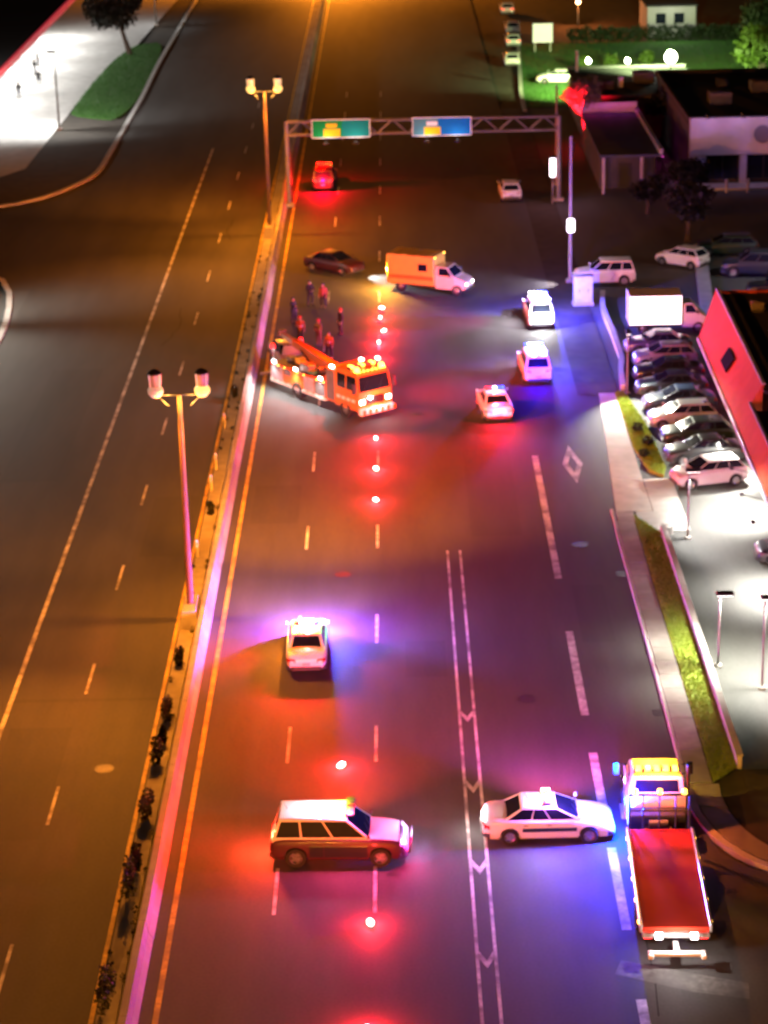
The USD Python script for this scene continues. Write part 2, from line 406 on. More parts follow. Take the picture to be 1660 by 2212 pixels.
# side street that opens on the left
obj('side_street', sheet(Polygon([(-90, 168), (-26.6, 163), (-26.6, 206), (-33, 191.5), (-90, 187)]), -.004), A_ROAD, kind='structure')
obj('left_lot', sheet(Polygon([(-90, -60), (-26.6, -60), (-26.6, 163), (-90, 168)]), -.008), A_LOT, kind='structure')
# side road that leaves at the lower right
obj('right_side_road', sheet(Polygon([(10.95, 30), (70, 20), (70, 62), (14, 73.8), (12.4, 74.9), (11.6, 76), (10.95, 79.5)]), -.004), A_ROAD, kind='structure')
obj('layby', sheet(rect(10.95, 110, 13.5, 134.2), -.004), A_ROAD, kind='structure')
obj('parking_lot', sheet(Polygon([(13.45, 78), (70, 78), (70, 234), (13.45, 234)]), -.02), A_LOT, kind='structure')
obj('verge', sheet(Polygon([(10.95, 134), (13.45, 134), (13.45, 234), (10.95, 234)]), .02), M_SOIL, kind='structure')

mk = thing('lane_markings', None, None, kind='structure')
def line(name, x0, x1, w, y0, y1, m, z=.004, n=1):
    ys = np.linspace(y0, y1, n + 1); xs = np.linspace(x0, x1, n + 1)
    obj(name, cat_([quad((xs[i] - w / 2, ys[i], z), (xs[i] + w / 2, ys[i], z), (xs[i + 1] + w / 2, ys[i + 1], z), (xs[i + 1] - w / 2, ys[i + 1], z)) for i in range(n)]), m, mk)
line('edge_line', -17.0, -17.0, .20, 40, 216, M_PAINTW)
line('edge_line', -10.5, -10.5, .16, 40, 340, M_PAINTY)
line('edge_line', -8.38, -8.38, .20, 40, 340, M_PAINTY)
k = 0
for i in range(-4, 14):                                          # dashes of the left carriageway, one lane apart
    y1 = 82.5 + i * 12.19
    line('lane_dash', -13.85, -13.85, .13, y1 - 3.3, y1, M_PAINTW)
for x, ph in ((-4.8, 87.6), (-1.2, 87.6)):
    for i in range(-3, 14):
        y1 = ph + i * 12.19
        line('lane_dash', x, x, .13, y1 - 3.4, y1, M_PAINTW)
line('double_line', 2.32, 2.32, .12, 40, 108, M_PAINTW)
line('double_line', 2.95, 2.95, .12, 40, 108, M_PAINTW)
for i in range(8):                                               # chevrons between the two lines, pointing at the camera
    yc = 55.4 + i * 6.55
    if yc > 90: break
    obj('chevron', cat_([quad((2.39, yc + .25, .005), (2.64, yc - .38, .005), (2.64, yc + .12, .005), (2.39, yc + .75, .005)),
                         quad((2.64, yc - .38, .005), (2.88, yc + .25, .005), (2.88, yc + .75, .005), (2.64, yc + .12, .005))]), M_PAINTW, mk)
for y0, y1 in ((103.9, 122.7), (88.2, 97.3), (79.9, 84.6), (70.5, 76.5), (60, 66)):
    line('wide_dash', 7.6, 7.62, .34, y0, y1, M_PAINTW)
dm = Polygon([(9.62, 117.9), (10.18, 121.2), (9.62, 124.4), (9.06, 121.2)]); dm = dm.difference(Polygon([(9.62, 119.6), (9.88, 121.2), (9.62, 122.8), (9.36, 121.2)]))
obj('diamond_mark', sheet(dm, .004), M_PAINTW, mk)
obj('worn_bar', sheet(Polygon([(6.9, 67.6), (9.4, 66.4), (11.2, 65.9), (11.3, 66.9), (9.4, 67.6), (7.2, 68.5)]), .004), M_WORN, mk)

M_SEAL = mat('crack_sealant', (.020, .020, .020), .9, spec=.15)
M_PATCH = asphalt('asphalt_patch', (.051, .050, .048))
line('joint', -13.5, -13.5, 6.8, 90.6, 90.9, M_PATCH, .0035)
rj = random.Random(5)
for i in range(3):
    x, y = rj.choice([rj.uniform(-16.5, -10.8), rj.uniform(-8, 10)]), rj.uniform(62, 200); P = [(x, y)]
    for _ in range(rj.randint(4, 9)): P.append((P[-1][0] + rj.gauss(0, .16), P[-1][1] + rj.uniform(.8, 2.2)))
    obj('sealed_crack', sheet(LineString(P).buffer(rj.uniform(.012, .022), join_style=2), .0036), M_SEAL, mk)
for x, y, w, l in ((-12.0, 108, 2.4, 9), (4.9, 110, 2.6, 14), (-6.6, 112.5, 2.5, 6), (8.9, 96, 1.5, 7), (-15.3, 78, 2.6, 10), (1.0, 92.5, 1.8, 4), (-20.5, 120, 3.2, 22)):
    obj('asphalt_patch', sheet(rect(x - w / 2, y, x + w / 2, y + l), .002), M_PATCH, mk)
for i, (x, y) in enumerate(((-2.9, 105.0), (5.2, 90.0), (-12.2, 84.0), (1.1, 131.0), (9.0, 108.5))):
    t_ = sub(mk, 'manhole', (x, y, 0)); obj('ring', lathe([(.30, .002), (.40, .002), (.40, .008), (.30, .008)], 24), M_TRIM, t_); obj('cover', lathe([(0, .006), (.29, .006), (.29, .003)], 24), mat('cast_iron', (.07, .065, .06), .5, metal=.6, var=.3, scale=8), t_)
for y in (88, 104): obj('drain_grate', cat_([cbox(10.45, 10.9, y + k_ * .09, y + k_ * .09 + .05, .002, .012) for k_ in range(8)]), M_TRIM, mk)

# right pavement: kerb stones and slabs
pv = thing('pavement', None, None, kind='structure')
for i in range(21):
    y0 = 81.5 + i * 1.5
    xa = 11.1 if y0 < 110 else 11.1 + (y0 - 110) * .06
    obj('paving_slab', cbox(xa + .03, xa + .95, y0 + .01, y0 + 1.49, -.1, .13 + rng.uniform(-.006, .006), .012), M_CONC, pv)
for i in range(11):
    y0 = 81.5 + i * 2.9
    xa = 11.1 if y0 < 110 else 11.1 + (y0 - 110) * .06
    obj('kerbstone', cbox(xa - .14, xa + .012, y0 + .012, y0 + 2.89, -.1, .125 + rng.uniform(-.004, .004), .02), M_PALE, pv)
# corner at the lower right: a kerb that turns away to the right, bare soil behind
cv = smooth_line([(11.03, 81.4), (11.1, 79.4), (11.45, 77.6), (12.2, 75.9), (13.2, 74.75), (14.6, 74.0), (17, 73.3), (24, 72.2), (34, 70.4)])
obj('corner_kerb', extr(cv.buffer(.16, cap_style=2), -.1, .13), M_PALE, kind='structure')
obj('corner_path', extr(cv.parallel_offset(.72, 'left').buffer(.5, cap_style=2), -.1, .115), M_CONC, kind='structure')
obj('corner_soil', extr(Polygon([(11.05, 81.4), (11.6, 79.2), (12.3, 77.2), (13.6, 76.1), (15.5, 75.3), (34, 72.2), (34, 82.7), (13.2, 82.7)]), -.1, .06), M_SOIL, kind='structure')
obj('pavement_ramp', extr(Polygon([(11.1, 79.6), (12.2, 79.4), (12.3, 81.4), (11.1, 81.4)]), -.1, .125), M_CONC, kind='structure')
# driveway in cast panels, flaring towards the lot
dw = thing('driveway', None, None, kind='structure')
for i in range(4):
    y0 = 113.2 + i * 5.3
    xl = lambda y: 11.28 + max(0, y - 113) * .045
    obj('concrete_panel', extr(Polygon([(xl(y0), y0 + .02), (13.2, y0 + .02), (13.2, y0 + 5.28), (xl(y0 + 5.3), y0 + 5.28)]), -.1, .03), M_PALE, dw)
obj('driveway_mouth', extr(Polygon([(12.3, 110.2), (14.8, 110.2), (14.8, 118.3), (13.24, 118.3), (13.24, 113.15), (12.3, 113.15)]), -.1, .026), M_PALE, kind='structure')
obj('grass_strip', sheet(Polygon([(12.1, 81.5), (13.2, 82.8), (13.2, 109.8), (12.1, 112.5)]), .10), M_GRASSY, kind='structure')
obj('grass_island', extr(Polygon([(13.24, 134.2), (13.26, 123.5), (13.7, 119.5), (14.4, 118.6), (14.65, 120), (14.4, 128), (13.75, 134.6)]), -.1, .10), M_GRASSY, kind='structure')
def blades(poly, n, h, m, name, seed, label=None):
    r = np.random.default_rng(seed); x0, y0, x1, y1 = poly.bounds; V = []; Fc = []
    from shapely import contains_xy
    P = np.column_stack([r.uniform(x0, x1, n * 3), r.uniform(y0, y1, n * 3)]); P = P[contains_xy(poly, P[:, 0], P[:, 1])][:n]
    a = r.uniform(0, 2 * PI, len(P)); hh = h * r.uniform(.5, 1.3, len(P)); w = .035; c, s = np.cos(a) * w, np.sin(a) * w; ln = r.normal(0, .45, (len(P), 2)) * hh[:, None]
    v = np.stack([np.column_stack([P[:, 0] - c, P[:, 1] - s, np.full(len(P), .10)]), np.column_stack([P[:, 0] + c, P[:, 1] + s, np.full(len(P), .10)]), np.column_stack([P + ln, .10 + hh])], 1).reshape(-1, 3)
    return obj(name, (v, np.arange(len(v)).reshape(-1, 3)), m, label=label, cat='grass', kind='stuff')
L_GRASSY = leafmat('yellow_grass_blades', (.22, .30, .03), (.36, .44, .06))
L_GRASS = leafmat('grass_blades', (.022, .10, .004), (.05, .18, .012))
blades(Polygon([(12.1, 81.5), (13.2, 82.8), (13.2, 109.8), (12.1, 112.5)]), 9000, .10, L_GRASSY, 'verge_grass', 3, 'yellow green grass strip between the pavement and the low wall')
blades(Polygon([(13.24, 134.2), (13.26, 123.5), (13.7, 119.5), (14.4, 118.6), (14.65, 120), (14.4, 128), (13.75, 134.6)]), 6000, .10, L_GRASSY, 'island_grass', 4, 'bright yellow green grass on the island by the driveway')

# low wall between the grass strip and the lot, and the kerb wall further up
lw = thing('low_wall', 'low pale wall between the grass strip and the lit parking lot', 'wall')
obj('wall_body', cbox(13.22, 13.42, 82.9, 109.6, -.1, .52), M_CONC2, lw)
obj('wall_end', lathe([(0, -.1), (.34, -.1), (.34, .40), (0, .40)], 16).apply_translation([13.55, 109.9, 0]), M_CONC2, lw)
for i in range(9):
    obj('coping', cbox(13.17, 13.47, 82.9 + i * 2.967 + .008, 82.9 + (i + 1) * 2.967 - .008, .523, .60, .015), M_PALE, lw)
kw = thing('kerb_wall', 'narrow pale kerb wall running up beside the parked cars', 'wall')
kl = smooth_line([(13.75, 134.8), (13.95, 138), (14.3, 142), (14.3, 147), (14.2, 152), (14.6, 158)])
obj('wall_body', extr(kl.buffer(.13, cap_style=2), -.1, .33), M_CONC2, kw)
obj('coping', extr(kl.buffer(.17, cap_style=2), .333, .40), M_PALE, kw)

# right far: lawn, kerb, dark paths
obj('far_lawn', sheet(Polygon([(13.5, 234.2), (52, 234.2), (52, 277), (15.2, 277)]), .03), M_GRASS, kind='structure')
blades(Polygon([(13.5, 234.2), (52, 234.2), (52, 277), (15.2, 277)]), 9000, .25, L_GRASS, 'far_grass', 5, 'green lawn beyond the dark roofs at the upper right')
obj('far_kerb', extr(LineString([(13.4, 232), (13.6, 243), (15.2, 277)]).buffer(.2, cap_style=2), -.1, .15), M_PALE, kind='structure')
obj('far_path', sheet(rect(18, 251, 52, 255), .035), M_CONC, kind='structure')
# left far: lit forecourt, grass wedge, dark soil
obj('forecourt', sheet(Polygon([(-33.4, 222), (-33.2, 243), (-31, 282), (-29.5, 330), (-110, 330), (-110, 196), (-38, 199), (-33.6, 208)]), .03), M_PALE, kind='structure')
wedge = smooth_poly([(-33.0, 236), (-33.1, 243), (-30.9, 283), (-28.6, 284), (-27.3, 271), (-27.0, 245), (-28.5, 232)])
obj('grass_wedge', extr(wedge, -.1, .10), M_GRASS, kind='structure')
blades(wedge, 7000, .22, L_GRASS, 'wedge_grass', 6, 'green grass wedge between the lit forecourt and the dark road')
obj('left_verge', sheet(Polygon([(-90, 187.5), (-33.2, 192), (-29.3, 196.6), (-26.7, 206.3), (-26.7, 232), (-33.3, 236), (-33.3, 222), (-90, 218)]), .02), M_SOIL, kind='structure')
lk = smooth_line([(-60, 189), (-40, 190.6), (-34.5, 191.3), (-31.8, 192.9), (-29.6, 195.9), (-28.0, 199.8), (-26.95, 203.5), (-26.6, 207.5), (-26.6, 240), (-27.0, 272), (-27.0, 330)])
obj('left_kerb', extr(lk.buffer(.22, cap_style=2), -.1, .14), M_PALE, kind='structure')
lk2 = smooth_line([(-26.7, -40), (-26.8, 150), (-27.4, 158), (-28.6, 164.5), (-31, 168.5), (-60, 170.5)])

# ================================================================= MEDIAN
mb = thing('median_barrier', 'long pale concrete barrier dividing the two carriageways', 'barrier')
prof = [(-9.62, 0), (-8.92, 0), (-8.92, .08), (-9.08, .30), (-9.15, .82), (-9.39, .82), (-9.46, .30), (-9.62, .08)]
for i in range(48):
    y0 = 46 + i * 6.1
    j = rng.uniform(-.018, .018)
    obj('barrier_segment', tr(along_y(prof, y0 + .012, y0 + 6.088), (j, 0, 0)), M_CONC2, mb)
obj('median_strip', extr(rect(-10.32, 40, -9.66, 340), -.1, .10), M_CONC, kind='structure')

def leaves(n, c, rad, size, seed, flat=1.0, shell=.35):
    r = np.random.default_rng(seed)
    d = r.normal(size=(n, 3)); d /= np.linalg.norm(d, axis=1, keepdims=True)
    bump_ = .72 + .55 * meshkit.noise(d * 2.3 + seed * 3.1, seed)
    rr = (r.uniform(shell, 1, n) ** .5) * bump_
    P = np.array(c) + d * rr[:, None] * np.array(rad)
    u = r.normal(size=(n, 3)); u /= np.linalg.norm(u, axis=1, keepdims=True)
    w = np.cross(u, r.normal(size=(n, 3))); w /= np.linalg.norm(w, axis=1, keepdims=True)
    s = size * r.uniform(.6, 1.4, n)[:, None]
    v = np.stack([P - u * s, P + w * s * .55, P + u * s, P - w * s * .55], 1).reshape(-1, 3)
    f = np.arange(n)[:, None] * 4 + np.array([[0, 1, 2, 0, 2, 3]])
    return trimesh.Trimesh(v, f.reshape(-1, 3), process=False)
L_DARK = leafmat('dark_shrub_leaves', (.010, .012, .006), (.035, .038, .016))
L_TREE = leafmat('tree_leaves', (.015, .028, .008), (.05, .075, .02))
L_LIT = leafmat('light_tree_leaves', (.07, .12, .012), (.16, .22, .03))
M_BARK = mat('bark', (.06, .045, .033), .9, var=.3, scale=5)
def shrub(x, y, r, h, seed, label, group=None):
    t = thing('median_shrub', label, 'shrub', (x, y, .1), group=group)
    st = [tube((0, 0, 0), (rng.uniform(-.3, .3) * r, rng.uniform(-.4, .4) * r, h * .8), .02, .008, 5) for _ in range(4)]
    obj('stem', cat_(st), M_BARK, t)
    obj('foliage', cat_([leaves(120, (rng.uniform(-.2, .2) * r, (q - 1) * r * .8, h * (.5 + .15 * q)), (r * .55, r * .7, h * .45), .085, seed + q) for q in range(3)]), L_DARK, t)
    return t
shr = [(66.0, .55, 1.1, 'largest dark shrub in the median, lowest in the picture'), (73.6, .5, 1.1, 'tall ragged shrub in the median, second from the bottom'), (75.4, .35, .8, 'thin shrub leaning beside the tall ragged median shrub'),
       (79.5, .45, .85, 'dark shrub in the median level with the sport utility car'), (84.3, .42, .8, 'dark shrub in the median third from the bottom lamp'), (86.2, .28, .5, 'tiny reddish shrub just above the dark median shrub'),
       (88.4, .42, .75, 'dark shrub in the median below the lamp post foot'), (94.2, .36, .6, 'dark round shrub close to the median lamp post foot'), (101.2, .28, .5, 'small shrub just beyond the near median lamp post'),
       (113.9, .3, .55, 'small shrub midway between the lamp post and the rescue truck'), (135.0, .32, .55, 'small dark shrub in the median level with the orange rescue truck')]
for i, (y, r, h, lab) in enumerate(shr): shrub(-10.02, y, r, h, 100 + 7 * i, lab)

wd = np.random.default_rng(77); wm = []
for i in range(70):
    y = wd.uniform(62, 175); x = wd.choice([-10.26, -9.70]) + wd.normal(0, .05); r_ = wd.uniform(.06, .22)
    wm.append(leaves(26, (x, y, .10 + r_ * .5), (r_ * .7, r_, r_ * .8), .05, 900 + i))
obj('weeds', cat_(wm), leafmat('dry_weed_leaves', (.03, .028, .010), (.10, .085, .03)), label='dry weeds in the cracks of the median strip', cat='weeds', kind='stuff')
# reflector posts on the strip
for i, (y, lab) in enumerate(((107.5, 'nearest pale marker post on the median strip'), (117.5, 'pale marker post on the median between two small shrubs'), (121.2, 'third pale marker post along the median strip'), (128.6, 'pale marker post on the median just short of the orange rescue truck'))):
    t = thing('marker_post', lab, 'post', (-10.2, y, .1))
    obj('post', cbox(-.06, .06, -.04, .04, 0, .95, .015), M_PALE, t)
    obj('reflector', cbox(-.045, .045, -.055, -.042, .66, .84), M_PAINTY, t)

# ================================================================= STREET LAMPS
E_SOD = emit('sodium_bowl', (1.0, .60, .15), 1.7, (.35, .22, .10))
E_SODOFF = emit('dim_bowl', (1.0, .55, .38), .42, (.35, .28, .22))
M_LANT = emit('lantern_panel', (1.0, .46, .24), .16, (.24, .17, .12))  # slight emission stands in for light on the lantern walls
M_LBAR = emit('lantern_bar', (1.0, .62, .45), .42, (.5, .4, .35))  # frame bars glow by emission, in place of light falling on them
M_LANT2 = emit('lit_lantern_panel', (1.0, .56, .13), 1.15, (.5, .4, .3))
def road_lamp(y, x, label, h=11.0, lit=(True, True), power=950):
    t = thing('street_lamp', label, 'street lamp', (x, y, 0))
    obj('plinth', hull([(-.55, -1.5, 0), (.55, -1.5, 0), (-.55, 1.5, 0), (.55, 1.5, 0), (-.3, -1.1, .86), (.3, -1.1, .86), (-.3, 1.1, .86), (.3, 1.1, .86)]), M_CONC2, t)
    obj('pole', tube((0, 0, .86), (0, 0, h), .17, .10, 14), M_PLPOLE, t, smooth=30)
    obj('crossarm', cat_([tube((-1.1, 0, h + .02), (1.1, 0, h + .02), .045), tube((-.5, 0, h - .5), (-1.0, 0, h), .03), tube((.5, 0, h - .5), (1.0, 0, h), .03)]), M_TRIM, t)
    for s, on in zip((-1, 1), lit):
        x0 = s * 1.06
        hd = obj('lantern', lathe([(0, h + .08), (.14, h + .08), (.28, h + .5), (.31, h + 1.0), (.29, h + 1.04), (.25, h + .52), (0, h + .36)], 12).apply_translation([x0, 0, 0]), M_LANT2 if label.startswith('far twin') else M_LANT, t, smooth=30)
        obj('lantern_cap', lathe([(.33, h + 1.01), (.33, h + 1.06), (.14, h + 1.22), (0, h + 1.25)], 14).apply_translation([x0, 0, 0]), M_BLACK, hd, smooth=30)
        for k_ in range(4):
            a = k_ * PI / 2 + PI / 4
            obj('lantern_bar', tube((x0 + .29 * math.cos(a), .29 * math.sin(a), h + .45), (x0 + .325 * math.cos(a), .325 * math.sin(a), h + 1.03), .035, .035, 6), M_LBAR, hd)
        obj('light_bowl', lathe([(0, h - .14), (.20, h - .08), (.34, h + .10), (.36, h + .26), (.25, h + .46), (0, h + .52)], 14).apply_translation([x0, 0, 0]), E_SODOFF if (s < 0 and label.startswith('near twin')) else E_SOD, hd, smooth=30)
        if on:
            lamp(t, 'lamp_light', (x0, 0, h - .26), SODIUM, power * .42, .10, 74, (s * .45, 0, -1), .7)
            lamp(t, 'pole_fill', (x0 * .55, -.30, h - .35), SODIUM, 26, .05)  # added light beside the bowl, turns the pole top yellow
            for sy in (-1, 1):
                for sx in ((-.45,) if s < 0 else (.34,)):
                    lamp(t, 'side_beam', (x0, 0, h - .26), SODIUM, power * 4.8, .10, 42, (sx, sy * 1.0, -.40), 1.0)
    return t
road_lamp(99.6, -9.9, 'near twin headed street lamp in the median beside the dashed lane', 11.0, (True, True), 1300)
road_lamp(179.0, -9.9, 'far twin headed street lamp with both lanterns glowing, left of the gantry', 11.4, (True, True), 800)
road_lamp(345.0, -9.9, 'farthest twin headed street lamp in the median, past the top of the picture', 11.4, (True, True), 1000)
road_lamp(18.0, -9.9, 'twin headed street lamp in the median nearest the camera', 11.0, (True, True), 1900)

# ================================================================= CARS
KINDS = {
 'sedan': dict(st=[(0, .80, .74), (.03, .90, .95), (.10, .97, 1.03), (.22, 1, 1.04), (.5, 1, 1.0), (.68, 1, .99), (.80, .985, .94), (.93, .93, .84), (.98, .86, .72), (1, .76, .58)], g=(.155, .30, .55, .735), H=1.47, wb=(.20, .80), wr=.335, sw=(.02, .36, .62, .98)),
 'suv': dict(st=[(0, .86, .90), (.02, .94, 1.08), (.1, .99, 1.16), (.5, 1, 1.16), (.72, 1, 1.14), (.85, .985, 1.09), (.95, .94, .99), (.985, .87, .82), (1, .78, .66)], g=(.02, .075, .56, .735), H=1.84, wb=(.19, .81), wr=.39, sw=(.02, .30, .63, .98)),
 'hatch': dict(st=[(0, .82, .80), (.03, .92, 1.0), (.1, .98, 1.05), (.5, 1, 1.03), (.70, 1, 1.0), (.84, .98, .94), (.95, .92, .84), (.985, .86, .74), (1, .76, .60)], g=(.03, .14, .56, .76), H=1.52, wb=(.18, .82), wr=.33, sw=(.02, .33, .64, .98)),
 'van': dict(st=[(0, .88, .98), (.02, .95, 1.12), (.1, 1, 1.18), (.5, 1, 1.18), (.8, .99, 1.12), (.92, .95, 1.04), (.98, .88, .90), (1, .80, .70)], g=(.01, .03, .66, .84), H=1.95, wb=(.19, .80), wr=.36, sw=(.01, .36, .68, .98)),
}
def car(name, label, cat, kind, loc, heading, pnt, L=4.8, W=1.86, group=None, H=None, detail=True, roof=None, doors=None, stripe=None, tail=False, head=False, hood=None, bumper=None, bar=None, cabin_paint=None):
    K = KINDS[kind]; H = H or K['H']
    t = thing(name, label, cat, (loc[0], loc[1], loc[2] if len(loc) > 2 else 0), heading, group)
    ts = [a for a, _, _ in K['st']]; fwid = PchipInterpolator(ts, [b for _, b, _ in K['st']]); ftop = PchipInterpolator(ts, [c for _, _, c in K['st']])
    hw = W / 2; z0 = .22 if kind in ('sedan', 'hatch') else .27
    TT = np.unique(np.concatenate([[0, .012, .03, .06], np.linspace(.1, .9, 17), [.94, .97, .988, 1]]))
    def section(tt):
        w, zt = hw * float(fwid(tt)), float(ftop(tt)); e = min(tt, 1 - tt); up = .14 * max(0, 1 - e / .05)
        return np.array([(0, z0 + up), (w * .86, z0 + up), (w * .96, z0 + .10 + up), (w * .99, z0 + .3), (w, zt - .28), (w * .985, zt - .14), (w * .95, zt - .06), (w * .87, zt - .012), (w * .5, zt + .025), (0, zt + .035)])
    rings = []
    for tt in TT:
        s_ = section(tt); full = np.vstack([s_, (s_[1:-1] * [-1, 1])[::-1]])
        rings.append(np.column_stack([np.full(len(full), (tt - .5) * L), full]))
    n = len(rings[0]); V = np.vstack(rings); Fc = []
    for i in range(len(TT) - 1):
        for j in range(n):
            a, b, c, d = i * n + j, i * n + (j + 1) % n, (i + 1) * n + (j + 1) % n, (i + 1) * n + j
            Fc += [(a, b, c), (a, c, d)]
    for base, flip in ((0, True), ((len(TT) - 1) * n, False)):
        c_ = len(V); V = np.vstack([V, V[base:base + n].mean(0)])
        for j in range(n):
            f = (base + j, base + (j + 1) % n, c_); Fc.append(f[::-1] if flip else f)
    bm = trimesh.Trimesh(V, np.array(Fc), process=False)
    if bm.volume < 0: bm.invert()
    M = m3.Manifold(m3.Mesh(bm.vertices.astype(np.float32), bm.faces.astype(np.uint32)))
    wr = K['wr']; wx = [(q - .5) * L for q in K['wb']]
    for x in wx:
        for s_ in (-1, 1):
            cy = m3.Manifold.cylinder(.5, wr + .065, wr + .065, 24).rotate((90, 0, 0)).translate((x, s_ * hw + .25, wr))
            M = M - cy
    body = obj('body', M, pnt, t, smooth=32)
    def side(x, z):
        s_ = section(min(1, max(0, x / L + .5))); return float(np.interp(z, s_[1:8, 1], s_[1:8, 0]))
    def panel(x0, x1, za, zb, s_, off=.006, nx=6, nz=4):
        X = np.linspace(x0, x1, nx); Z = np.linspace(za, zb, nz)
        v = np.array([(x, s_ * (side(x, z) + off), z) for x in X for z in Z]); f = []
        for i in range(nx - 1):
            for j in range(nz - 1):
                a, b, c, d = i * nz + j, i * nz + j + 1, (i + 1) * nz + j + 1, (i + 1) * nz + j
                f += [(a, b, c), (a, c, d)] if s_ < 0 else [(a, c, b), (a, d, c)]
        m = trimesh.Trimesh(v, f, process=False)
        if m.face_normals[:, 1].mean() * s_ < 0: m.invert()
        return m
    # greenhouse
    g0, g1, g2, g3 = [(q - .5) * L for q in K['g']]
    zb = float(ftop((g0 + g3) / 2 / L + .5)) - .03; zr = H - .07; wbt, wtp = hw * .90, hw * (.70 if kind != 'van' else .80)
    if kind == 'suv': wtp = hw * .76
    corners = {(x, s_): None for x in (0, 1, 2, 3) for s_ in (-1, 1)}
    B = lambda x, s_: np.array([x, s_ * wbt, zb]); U = lambda x, s_: np.array([x, s_ * wtp, zr])
    cabin = obj('cabin', hull([B(g0, -1), B(g0, 1), B(g3, -1), B(g3, 1), U(g1, -1), U(g1, 1), U(g2, -1), U(g2, 1)] + [(x, s_ * wbt, zb - .15) for x in (g0, g3) for s_ in (-1, 1)]), cabin_paint or pnt, t, smooth=20)
    rp = roof or pnt
    obj('roof', hull([(g1 - .05, s_ * wtp * 1.0, zr) for s_ in (-1, 1)] + [(g2 + .05, s_ * wtp * 1.0, zr) for s_ in (-1, 1)] + [(g1 + .02, s_ * wtp * .93, zr + .045) for s_ in (-1, 1)] + [(g2 - .04, s_ * wtp * .93, zr + .045) for s_ in (-1, 1)]
                     + [(g1 + .22, s_ * wtp * .6, zr + .07) for s_ in (-1, 1)] + [(g2 - .26, s_ * wtp * .6, zr + .07) for s_ in (-1, 1)]), rp, t, smooth=25)
    def face(a, b, c, d, u0, u1, v0, v1, off):
        P = lambda u, v: (a * (1 - u) + b * u) * (1 - v) + (d * (1 - u) + c * u) * v
        q = [P(u0, v0), P(u1, v0), P(u1, v1), P(u0, v1)]; nn = np.cross(q[1] - q[0], q[3] - q[0]); nn /= np.linalg.norm(nn)
        if nn @ (np.mean(q, 0) - np.array([(g0 + g3) / 2, 0, (zb + zr) / 2])) < 0: nn = -nn
        return hull([p_ + nn * off for p_ in q] + [p_ - nn * .02 for p_ in q])
    obj('windshield', face(B(g3, -1), B(g3, 1), U(g2, 1), U(g2, -1), .05, .95, .06, .95, .007), M_GLASS, t)
    obj('rear_window', face(B(g0, -1), B(g0, 1), U(g1, 1), U(g1, -1), .08, .92, .14 if kind == 'sedan' else .10, .90, .007), M_GLASS, t)
    for s_ in (-1, 1):
        e = K['sw']
        for u0, u1 in zip(e[:-1], e[1:]):
            obj('side_window', face(B(g0, s_), B(g3, s_), U(g2, s_), U(g1, s_), u0 + .011, u1 - .011, .10, .91, .006), M_GLASS, t)
    # wheels
    for x in wx:
        for s_ in (-1, 1):
            w = sub(t, 'wheel', (x, s_ * (hw - .12), wr), 0)
            R = trimesh.transformations.rotation_matrix(PI / 2, [1, 0, 0])
            ty = lathe([(wr * .62, -.105), (wr * .94, -.11), (wr, -.075), (wr, .075), (wr * .94, .11), (wr * .62, .105), (wr * .62, -.105)], 24); ty.apply_transform(R); obj('tyre', ty, M_RUBBER, w, smooth=30)
            rm = [lathe([(wr * .54, -.07), (wr * .63, -.10), (wr * .63, .10), (wr * .54, .07), (wr * .54, -.07)], 20), lathe([(0, -.05), (wr * .17, -.05), (wr * .17, .085), (0, .09)], 12)]
            for q in range(5):
                b_ = cbox(wr * .12, wr * .57, -.035, .035, .045, .08, .01) if s_ < 0 else cbox(wr * .12, wr * .57, -.035, .035, -.08, -.045, .01)
                b_.apply_transform(trimesh.transformations.rotation_matrix(q * 2 * PI / 5, [0, 0, 1])); rm.append(b_)
            rm.append(cbox(-wr * .4, wr * .4, -wr * .4, wr * .4, -.03, .03).apply_translation([0, 0, 0]))
            rm = cat_(rm); rm.apply_transform(R); obj('rim', rm, M_RIM if s_ else M_RIM, w)
    # lamps, grille, bumpers, mirrors
    zl = float(ftop(.97)) - .10; zt_ = float(ftop(.02)) - .12
    for s_ in (-1, 1):
        yy = hw * .66
        obj('headlight', hull([(L / 2 - .20, s_ * (yy + .17), zl - .10), (L / 2 - .02, s_ * (yy - .20), zl - .13), (L / 2 - .34, s_ * (yy + .20), zl + .03), (L / 2 - .12, s_ * (yy - .20), zl + .03), (L / 2 - .15, s_ * (yy + .16), zl + .0), (L / 2 - .3, s_ * yy, zl - .1), (L / 2 + .004, s_ * (yy - .1), zl - .10)]), E_HEAD if head else M_LENSW, t)
        obj('taillight', hull([(-L / 2 - .006, s_ * (yy - .12), zt_ - .12), (-L / 2 - .006, s_ * (yy - .12), zt_ + .05), (-L / 2 + .04, s_ * (yy + .16), zt_ - .12), (-L / 2 + .05, s_ * (yy + .155), zt_ + .06), (-L / 2 + .24, s_ * (hw * .95), zt_ + .04), (-L / 2 + .24, s_ * (hw * .95), zt_ - .1), (-L / 2 + .2, s_ * .5, zt_)]), E_TAIL if tail else M_LENSR, t)
        mx = g3 - .10
        obj('mirror', hull([(mx + dx, s_ * (hw * .93 + dy), zb + .10 + dz) for dx, dy, dz in ((0, 0, 0), (.10, .02, .0), (0, .13, -.02), (.12, .12, 0), (0, .13, .12), (.10, .12, .12), (0, .03, .10))]), pnt, t)
    obj('grille', cbox(L / 2 - .16, L / 2 - .012, -hw * .42, hw * .42, zl - .14, zl + .01, .02), M_BLACK, t)
    bp = bumper or M_TRIM
